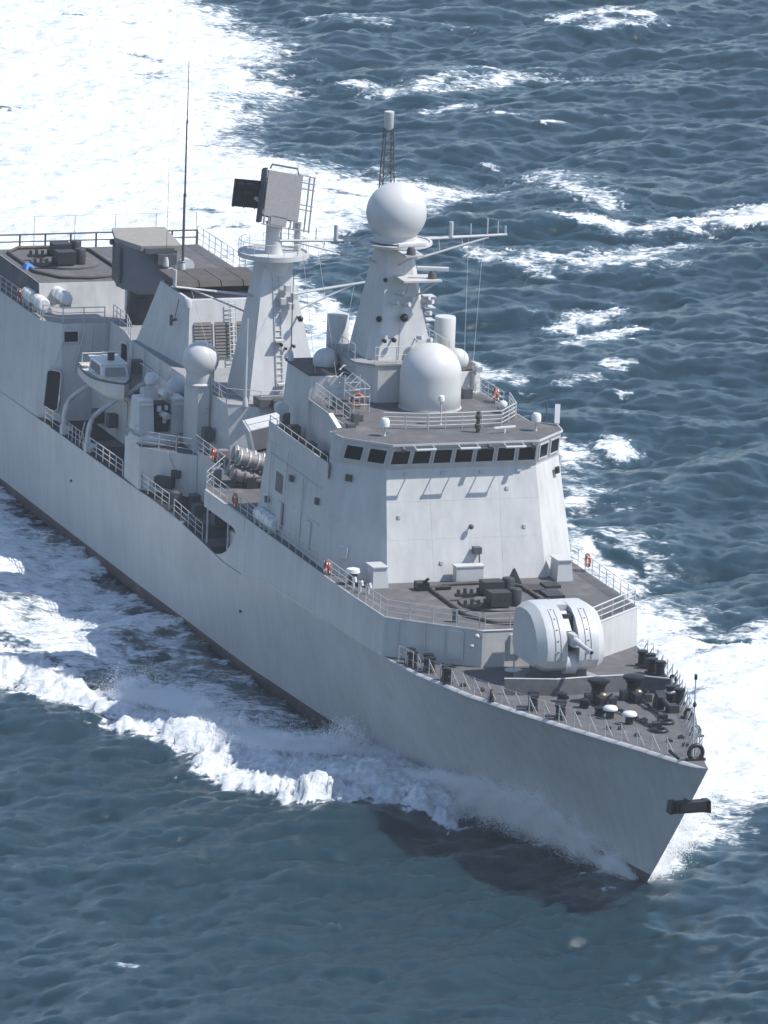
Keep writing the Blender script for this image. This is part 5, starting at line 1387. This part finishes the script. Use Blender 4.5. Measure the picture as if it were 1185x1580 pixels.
CAPS=[
 ([(-293.6, 93.9), (-297.6, 97.5), (-299.6, 101.0), (-292.7, 101.8)],2.62,0.75),
 ([(-287.9, 94.1), (-291.8, 98.2), (-289.6, 99.6)],1.88,0.7),
 ([(-298.0, 71.9), (-299.0, 75.2), (-293.0, 77.5)],2.25,0.55),
 ([(-292.4, 82.7), (-291.2, 85.3)],1.5,0.4),
 ([(-267.1, 64.9), (-263.6, 68.4), (-266.0, 74.4), (-270.0, 80.5), (-267.1, 86.2)],3.38,0.62),
 ([(-252.8, 66.5), (-254.2, 69.9), (-255.9, 73.1)],1.5,0.65),
 ([(-250.2, 73.0), (-248.8, 74.1)],1.2,0.8),
 ([(-245.1, 75.4), (-246.6, 77.5)],0.75,0.7),
 ([(-222.4, 66.4), (-224.4, 68.8), (-218.8, 68.5), (-209.6, 68.6)],3.0,0.62),
 ([(-229.7, 64.7), (-228.8, 65.3)],0.9,0.6),
 ([(-206.2, 63.5), (-203.3, 65.2), (-202.4, 68.2), (-202.4, 71.5), (-204.2, 74.8), (-205.6, 78.1), (-208.7, 82.0), (-211.1, 89.0)],2.25,0.85),
 ([(-203.1, 76.6), (-205.3, 80.7), (-206.2, 84.4)],2.62,0.95),
 ([(-193.3, 50.8), (-191.2, 52.5), (-188.5, 53.7), (-184.3, 54.6)],1.65,0.65),
 ([(-191.8, 55.9), (-189.7, 58.3), (-187.6, 60.2), (-189.6, 64.7), (-192.6, 69.5)],3.15,0.72),
 ([(-190.6, 61.3), (-193.8, 66.2), (-194.6, 70.0)],1.88,0.6),
 ([(-165.2, 48.5), (-167.3, 51.0), (-170.0, 54.0), (-173.5, 56.0)],1.95,0.7),
 ([(-157.2, 46.2), (-158.7, 48.8), (-161.8, 52.2), (-164.3, 55.2)],1.95,0.8),
 ([(-148.9, 46.3), (-150.4, 48.9)],1.35,0.7),
 ([(-144.6, 41.5), (-146.0, 44.0), (-146.2, 45.6)],1.2,0.55),
 ([(-141.4, 44.7), (-141.6, 45.8)],0.9,0.6),
 ([(-127.0, 39.6), (-122.8, 38.5)],1.65,0.85),
 ([(-134.2, 42.6), (-133.1, 42.6)],0.6,0.6),
 ([(2.6, -35.9), (2.6, -35.1), (3.0, -34.6)],0.56,0.75),
 ([(6.0, -35.2), (6.5, -33.9)],0.22,0.25),
 ([(-6.0, -22.2), (-5.5, -21.0), (-4.6, -20.5)],0.22,0.3),
 ([(-3.2, -39.5), (-3.5, -38.8)],0.22,0.3),
 ([(-171.5, 47.3), (-171.5, 49.1)],0.6,0.5),
 ([(-206.1, 54.3), (-207.1, 56.5)],0.75,0.4),
 ([(-301.7, 50.4), (-299.7, 52.8)],1.2,-0.8),
 ([(-297.9, 54.0), (-296.4, 55.6)],0.9,-0.7),
 ([(-282.1, 49.8), (-279.3, 51.9)],1.5,-0.75),
 ([(-274.6, 48.8), (-275.5, 52.0)],1.5,-0.8),
 ([(-270.6, 48.4), (-271.8, 50.9)],0.9,-0.7),
 ([(-256.4, 31.5), (-255.1, 32.2)],1.5,-0.8),
 ([(-265.1, 47.6), (-265.8, 49.5)],0.9,-0.6),
 ([(-212.7, 34.9), (-210.3, 36.3)],1.5,-0.8),
 ([(-204.8, 34.1), (-206.5, 37.2)],1.5,-0.8),
 ([(-219.2, 47.8), (-217.5, 50.5)],1.12,-0.8),
 ([(-222.8, 52.2), (-223.2, 55.6)],0.9,-0.7),
 ([(-52.1, 15.8), (-52.6, 20.0)],0.6,-0.6),
 ([(-64.3, 22.0), (-64.6, 25.2)],0.75,-0.5),
 ([(-68.4, 24.8), (-66.1, 27.6)],1.05,-0.8),
 ([(-93.7, 26.6), (-89.2, 28.0)],0.75,-0.7),
 ([(-97.6, 27.1), (-94.4, 28.3)],0.6,-0.6),
 ([(-278.4, 62.7), (-279.2, 64.1)],0.75,0.6),
 ([(-278.5, 61.6), (-278.9, 63.5)],0.9,0.6),
 ([(-192.0, 73.6), (-192.5, 76.0)],0.75,0.6),
 ([(-118.4, 32.4), (-120.3, 34.0)],0.75,0.5),
]

foam = np.zeros_like(X)
lift = np.zeros_like(X)
Xw = X + n1 * 1.1 + n2 * .7 + n3 * .25; Yw = Y + look(N1, X + 13, Y + 71, 90.0) * 1.0 + look(N1, X + 51, Y + 5, 31.0) * .6 + look(N2, X + 3, Y + 9, 24.0) * .25
for i, (poly, dens, fth) in enumerate(FOAM):
    P_ = np.array(poly)
    m_ = (X > P_[:, 0].min() - 8) & (X < P_[:, 0].max() + 8) & (Y > P_[:, 1].min() - 8) & (Y < P_[:, 1].max() + 8)
    if not m_.any(): continue
    sd_ = polysdf(Xw[m_], Yw[m_], poly)
    a = np.clip(sd_ / fth * .5 + .5, 0, 1)
    if dens > 0: foam[m_] = np.maximum(foam[m_], a * dens)
    else: foam[m_] = foam[m_] + a * dens
    if i in (5, 8):                                      # breaking crest thrown out by the bow
        lift[m_] += .75 * np.clip(sd_ / 2.4, 0, 1) * (.78 + .22 * look(N3, X[m_], Y[m_], 34.0) + .04 * n3[m_])
    if i in (0, 4): lift[m_] += .35 * np.clip(sd_ / 6, 0, 1)
for line, w, dens in CAPS:
    L = np.array(line)
    m_ = (X > L[:, 0].min() - 3 * w - 4) & (X < L[:, 0].max() + 3 * w + 4) & (Y > L[:, 1].min() - 3 * w - 4) & (Y < L[:, 1].max() + 3 * w + 4)
    if not m_.any(): continue
    d_, t_ = linedist(X[m_] + n2[m_] * w * .35, Y[m_] + n3[m_] * w * .2, line)
    tap = np.clip(1 - np.abs(t_ * 2 - 1) ** 3, .1, 1)
    back = ((X[m_] - L[:, 0].mean()) < 0)
    a = np.clip(1.15 - d_ / (w * (.55 + .75 * tap)), 0, 1) ** .8
    foam[m_] = np.clip(foam[m_] + a * dens, min(0, dens), np.maximum(foam[m_], a * dens * (1.0 + .22 * n1[m_]))) if dens > 0 else np.clip(foam[m_] + a * dens, 0, 2)
    if dens < 0: continue
    lift[m_] += .28 * np.clip(1 - d_ / (w * 1.6), 0, 1)
foam = np.clip(foam, 0, 1.35)
calm = 1 - .45 * np.clip(foam, 0, 1)
Z = (H1 * .31 * calm + H2 * .06 * (1 - .3 * np.clip(foam, 0, 1))) * fade
Z += lift + np.clip(foam, 0, 1) * (look(N3, X, Y, 14.0) * .06 + n3 * .035) * fade
cx = (look(D1x, X, Y, 211.0) * .17 + look(D2x, X, Y, 83.0) * .05) * fade
cy = (look(D1y, X, Y, 211.0) * .17 + look(D2y, X, Y, 83.0) * .05) * fade
# water level falls away slightly along the hull
V = np.stack([X + cx, Y + cy, Z], 1).astype(np.float32)
na, nb = shape
idx = np.arange(na * nb).reshape(na, nb)
quads = np.stack([idx[:-1, :-1], idx[:-1, 1:], idx[1:, 1:], idx[1:, :-1]], -1).reshape(-1, 4).astype(np.int32)
me = bpy.data.meshes.new('sea')
me.vertices.add(len(V)); me.vertices.foreach_set('co', V.ravel())
me.loops.add(quads.size); me.loops.foreach_set('vertex_index', quads.ravel())
me.polygons.add(len(quads))
me.polygons.foreach_set('loop_start', np.arange(0, quads.size, 4, dtype=np.int32))
me.polygons.foreach_set('use_smooth', np.ones(len(quads), bool))
me.update(calc_edges=True)
at_ = me.attributes.new('foam', 'FLOAT', 'POINT'); at_.data.foreach_set('value', foam.astype(np.float32))
sea = bpy.data.objects.new('sea', me); col.objects.link(sea)
if me.polygons[len(quads) // 2].normal.z < 0: me.flip_normals()
sea['kind'] = 'structure'; sea['label'] = 'choppy blue sea streaked with white wake foam'; sea['category'] = 'sea'

mt = bpy.data.materials.new('sea_water'); mt.use_nodes = True
n, l = mt.node_tree.nodes, mt.node_tree.links
wat = n['Principled BSDF']
wat.inputs['Base Color'].default_value = (0.009, 0.028, 0.040, 1)
wat.inputs['Roughness'].default_value = 0.15
wat.inputs['IOR'].default_value = 1.333
wat.inputs['Subsurface Weight'].default_value = 1.0
wat.inputs['Subsurface Radius'].default_value = (1.2, 2.6, 3.2)
wat.inputs['Subsurface Scale'].default_value = 1.5
geo = n.new('ShaderNodeNewGeometry')
def noise(scale, detail=4, rough=.55, vec=None, sc_=None):
    nz = n.new('ShaderNodeTexNoise'); nz.inputs['Scale'].default_value = scale; nz.inputs['Detail'].default_value = detail; nz.inputs['Roughness'].default_value = rough
    if sc_:
        mr_ = n.new('ShaderNodeMapping'); mr_.inputs['Rotation'].default_value = (0, 0, R(18.8)); l.new(geo.outputs['Position'], mr_.inputs[0])
        mp = n.new('ShaderNodeMapping'); mp.inputs['Scale'].default_value = sc_; l.new(mr_.outputs[0], mp.inputs[0]); l.new(mp.outputs[0], nz.inputs['Vector'])
    else: l.new(geo.outputs['Position'], nz.inputs['Vector'])
    return nz.outputs[0]
def math_(op, a, b_=None, clamp=False):
    q = n.new('ShaderNodeMath'); q.operation = op; q.use_clamp = clamp
    for i, v in enumerate((a, b_)):
        if v is None: continue
        if isinstance(v, (int, float)): q.inputs[i].default_value = v
        else: l.new(v, q.inputs[i])
    return q.outputs[0]
fa = n.new('ShaderNodeAttribute'); fa.attribute_name = 'foam'
F = fa.outputs['Fac']
nA = noise(.55, 7, .62); nB = noise(2.6, 7, .7, sc_=(1.0, .38, 1.0)); nC = noise(.16, 4, .5)
mixn = math_('ADD', math_('MULTIPLY', math_('SUBTRACT', nA, .5), 1.15), math_('MULTIPLY', math_('SUBTRACT', nB, .5), 1.9))
lvl = math_('ADD', math_('SUBTRACT', math_('MULTIPLY', F, 1.25), .5), mixn)
fac = n.new('ShaderNodeMapRange'); fac.interpolation_type = 'SMOOTHSTEP'
fac.inputs[1].default_value = -.08; fac.inputs[2].default_value = .55
l.new(lvl, fac.inputs[0])
gate = n.new('ShaderNodeMapRange'); gate.inputs[1].default_value = .03; gate.inputs[2].default_value = .2; l.new(F, gate.inputs[0])
ffac = math_('MULTIPLY', fac.outputs[0], gate.outputs[0], True)
# aerated water beneath and around the foam is paler and greener
mxc = n.new('ShaderNodeMix'); mxc.data_type = 'RGBA'
mxc.inputs['A'].default_value = (0.009, 0.028, 0.040, 1); mxc.inputs['B'].default_value = (0.11, 0.20, 0.25, 1)
l.new(math_('MULTIPLY', math_('POWER', F, 1.3), .55, True), mxc.inputs['Factor'])
l.new(mxc.outputs['Result'], wat.inputs['Base Color'])
b1 = n.new('ShaderNodeBump'); b1.inputs['Strength'].default_value = .75; b1.inputs['Distance'].default_value = .06
l.new(noise(2.4, 8, .72, sc_=(1.0, .42, 1.0)), b1.inputs['Height'])
l.new(b1.outputs[0], wat.inputs['Normal'])
fo_ = n.new('ShaderNodeBsdfPrincipled'); fo_.inputs['Base Color'].default_value = (.56, .575, .59, 1); fo_.inputs['Roughness'].default_value = .9; fo_.inputs['Specular IOR Level'].default_value = .1
fc = n.new('ShaderNodeMix'); fc.data_type = 'RGBA'; fc.inputs['A'].default_value = (.38, .43, .47, 1); fc.inputs['B'].default_value = (.74, .75, .76, 1)
frm = n.new('ShaderNodeMapRange'); frm.inputs[1].default_value = .37; frm.inputs[2].default_value = .60; l.new(math_('ADD', math_('MULTIPLY', nB, .6), math_('MULTIPLY', nA, .4)), frm.inputs[0])
l.new(frm.outputs[0], fc.inputs['Factor']); l.new(fc.outputs['Result'], fo_.inputs['Base Color'])
b2 = n.new('ShaderNodeBump'); b2.inputs['Strength'].default_value = .85; b2.inputs['Distance'].default_value = .22
l.new(math_('ADD', nA, math_('MULTIPLY', nB, .5)), b2.inputs['Height']); l.new(b2.outputs[0], fo_.inputs['Normal'])
mx = n.new('ShaderNodeMixShader'); l.new(ffac, mx.inputs[0]); l.new(wat.outputs[0], mx.inputs[1]); l.new(fo_.outputs[0], mx.inputs[2])
l.new(mx.outputs[0], n['Material Output'].inputs[0])
me.materials.append(mt)

# ------------------------------------------------------------------ spray: droplets thrown up round the bow
msp = mat('spray_white', (.88, .89, .90), .9, var=0)
def droplets(name, pts, rad, label):
    me = bpy.data.meshes.new(name)
    me.vertices.add(len(pts)); me.vertices.foreach_set('co', pts.astype(np.float32).ravel())
    a_ = me.attributes.new('droplet_radius', 'FLOAT', 'POINT'); a_.data.foreach_set('value', rad.astype(np.float32))
    me.update()
    o = bpy.data.objects.new(name, me); col.objects.link(o)
    ng = bpy.data.node_groups.get('droplet_points')
    if ng is None:
        ng = bpy.data.node_groups.new('droplet_points', 'GeometryNodeTree')
        ng.interface.new_socket('Geometry', in_out='INPUT', socket_type='NodeSocketGeometry')
        ng.interface.new_socket('Geometry', in_out='OUTPUT', socket_type='NodeSocketGeometry')
        gi = ng.nodes.new('NodeGroupInput'); go = ng.nodes.new('NodeGroupOutput')
        mp_ = ng.nodes.new('GeometryNodeMeshToPoints'); na_ = ng.nodes.new('GeometryNodeInputNamedAttribute'); sm = ng.nodes.new('GeometryNodeSetMaterial')
        na_.data_type = 'FLOAT'; na_.inputs['Name'].default_value = 'droplet_radius'
        sm.inputs['Material'].default_value = msp
        ng.links.new(gi.outputs[0], mp_.inputs['Mesh']); ng.links.new(na_.outputs['Attribute'], mp_.inputs['Radius'])
        ng.links.new(mp_.outputs[0], sm.inputs[0]); ng.links.new(sm.outputs[0], go.inputs[0])
    md = o.modifiers.new('points', 'NODES'); md.node_group = ng
    o['kind'] = 'stuff'; o['label'] = label; o['category'] = 'spray'
    return o
def wl(x): return halfb(x, 0.03)
def jets(sd, njet, per, span, hmax, out, seed):
    # many separate thrown jets, each an arc of droplets that spreads as it flies
    r = np.random.default_rng(seed)
    P_ = []
    for j in range(njet):
        u = r.random() ** .75
        x0 = -9.9 - u * span
        env = np.interp(u, [0, .08, .25, .45, .7, 1], [.10, .35, .75, 1, .75, .3])
        h = hmax * env * r.uniform(.35, 1.1)
        o_ = out * np.interp(u, [0, .3, 1], [.2, .6, 1]) * r.uniform(.45, 1.15)
        back = r.uniform(.5, 3.0)
        k = int(per * r.uniform(.4, 1.4))
        t = r.random(k) ** .9
        wid = r.uniform(.05, .16)
        x = x0 - back * t
        z = h * 4 * t * (1 - t * .93) * .85
        y = np.array([wl(a) for a in x[:1]])[0] + .12 + o_ * t
        sp = (wid + .36 * t ** 1.2)[:, None]
        p = np.column_stack([x, sd * y, z + .05]) + r.normal(size=(k, 3)) * sp * np.array([1.0, .8, .75])
        P_.append(p)
    p = np.concatenate(P_)
    return p[p[:, 2] > -.1]
p1 = jets(-1, 170, 1900, 23, 3.0, 3.4, 3)
droplets('bow_spray', p1, rng.uniform(.005, .016, len(p1)), 'white spray curling off the shaded starboard side of the bow')
p2 = jets(1, 300, 900, 22, 3.4, 8.0, 4)
droplets('bow_spray', p2, rng.uniform(.008, .026, len(p2)), 'sunlit white spray thrown out from the port side of the bow')
# ragged crest of the starboard bow wave
crest = np.array(FOAM[5][0][1:13])
k = 260000
seg = rng.integers(3, len(crest) - 2, k)
tt_ = rng.random(k)[:, None]
c_ = crest[seg] * (1 - tt_) + crest[seg + 1] * tt_
c_ = c_ + rng.normal(size=(k, 2)) * np.array([1.1, .8]) + np.array([0, -1.6])
lump = np.clip(look(N1, c_[:, 0], c_[:, 1], 31.0), 0, 2)
p3 = np.column_stack([c_, .7 + rng.random(k) ** 1.6 * (.35 + lump * .9)])
droplets('crest_spray', p3, rng.uniform(.006, .018, k), 'flying spray along the breaking crest off the starboard bow')

# ------------------------------------------------------------------ haze: thin sea air over the whole place
b = B(); b.prism([(-5200, -5200), (5600, -5200), (5600, 5200), (-5200, 5200)], -8.0, 152.0)
mh = bpy.data.materials.new('sea_haze'); mh.use_nodes = True
hn = mh.node_tree; hn.nodes.remove(hn.nodes['Principled BSDF'])
pv = hn.nodes.new('ShaderNodeVolumePrincipled')
pv.inputs['Color'].default_value = (.93, .96, 1.0, 1); pv.inputs['Density'].default_value = 0.00008; pv.inputs['Anisotropy'].default_value = .2
hn.links.new(pv.outputs[0], hn.nodes['Material Output'].inputs['Volume'])
hz = b.build('haze', mh, None, org=(0, 0, 0)); hz['kind'] = 'stuff'; hz['label'] = 'thin pale sea haze'
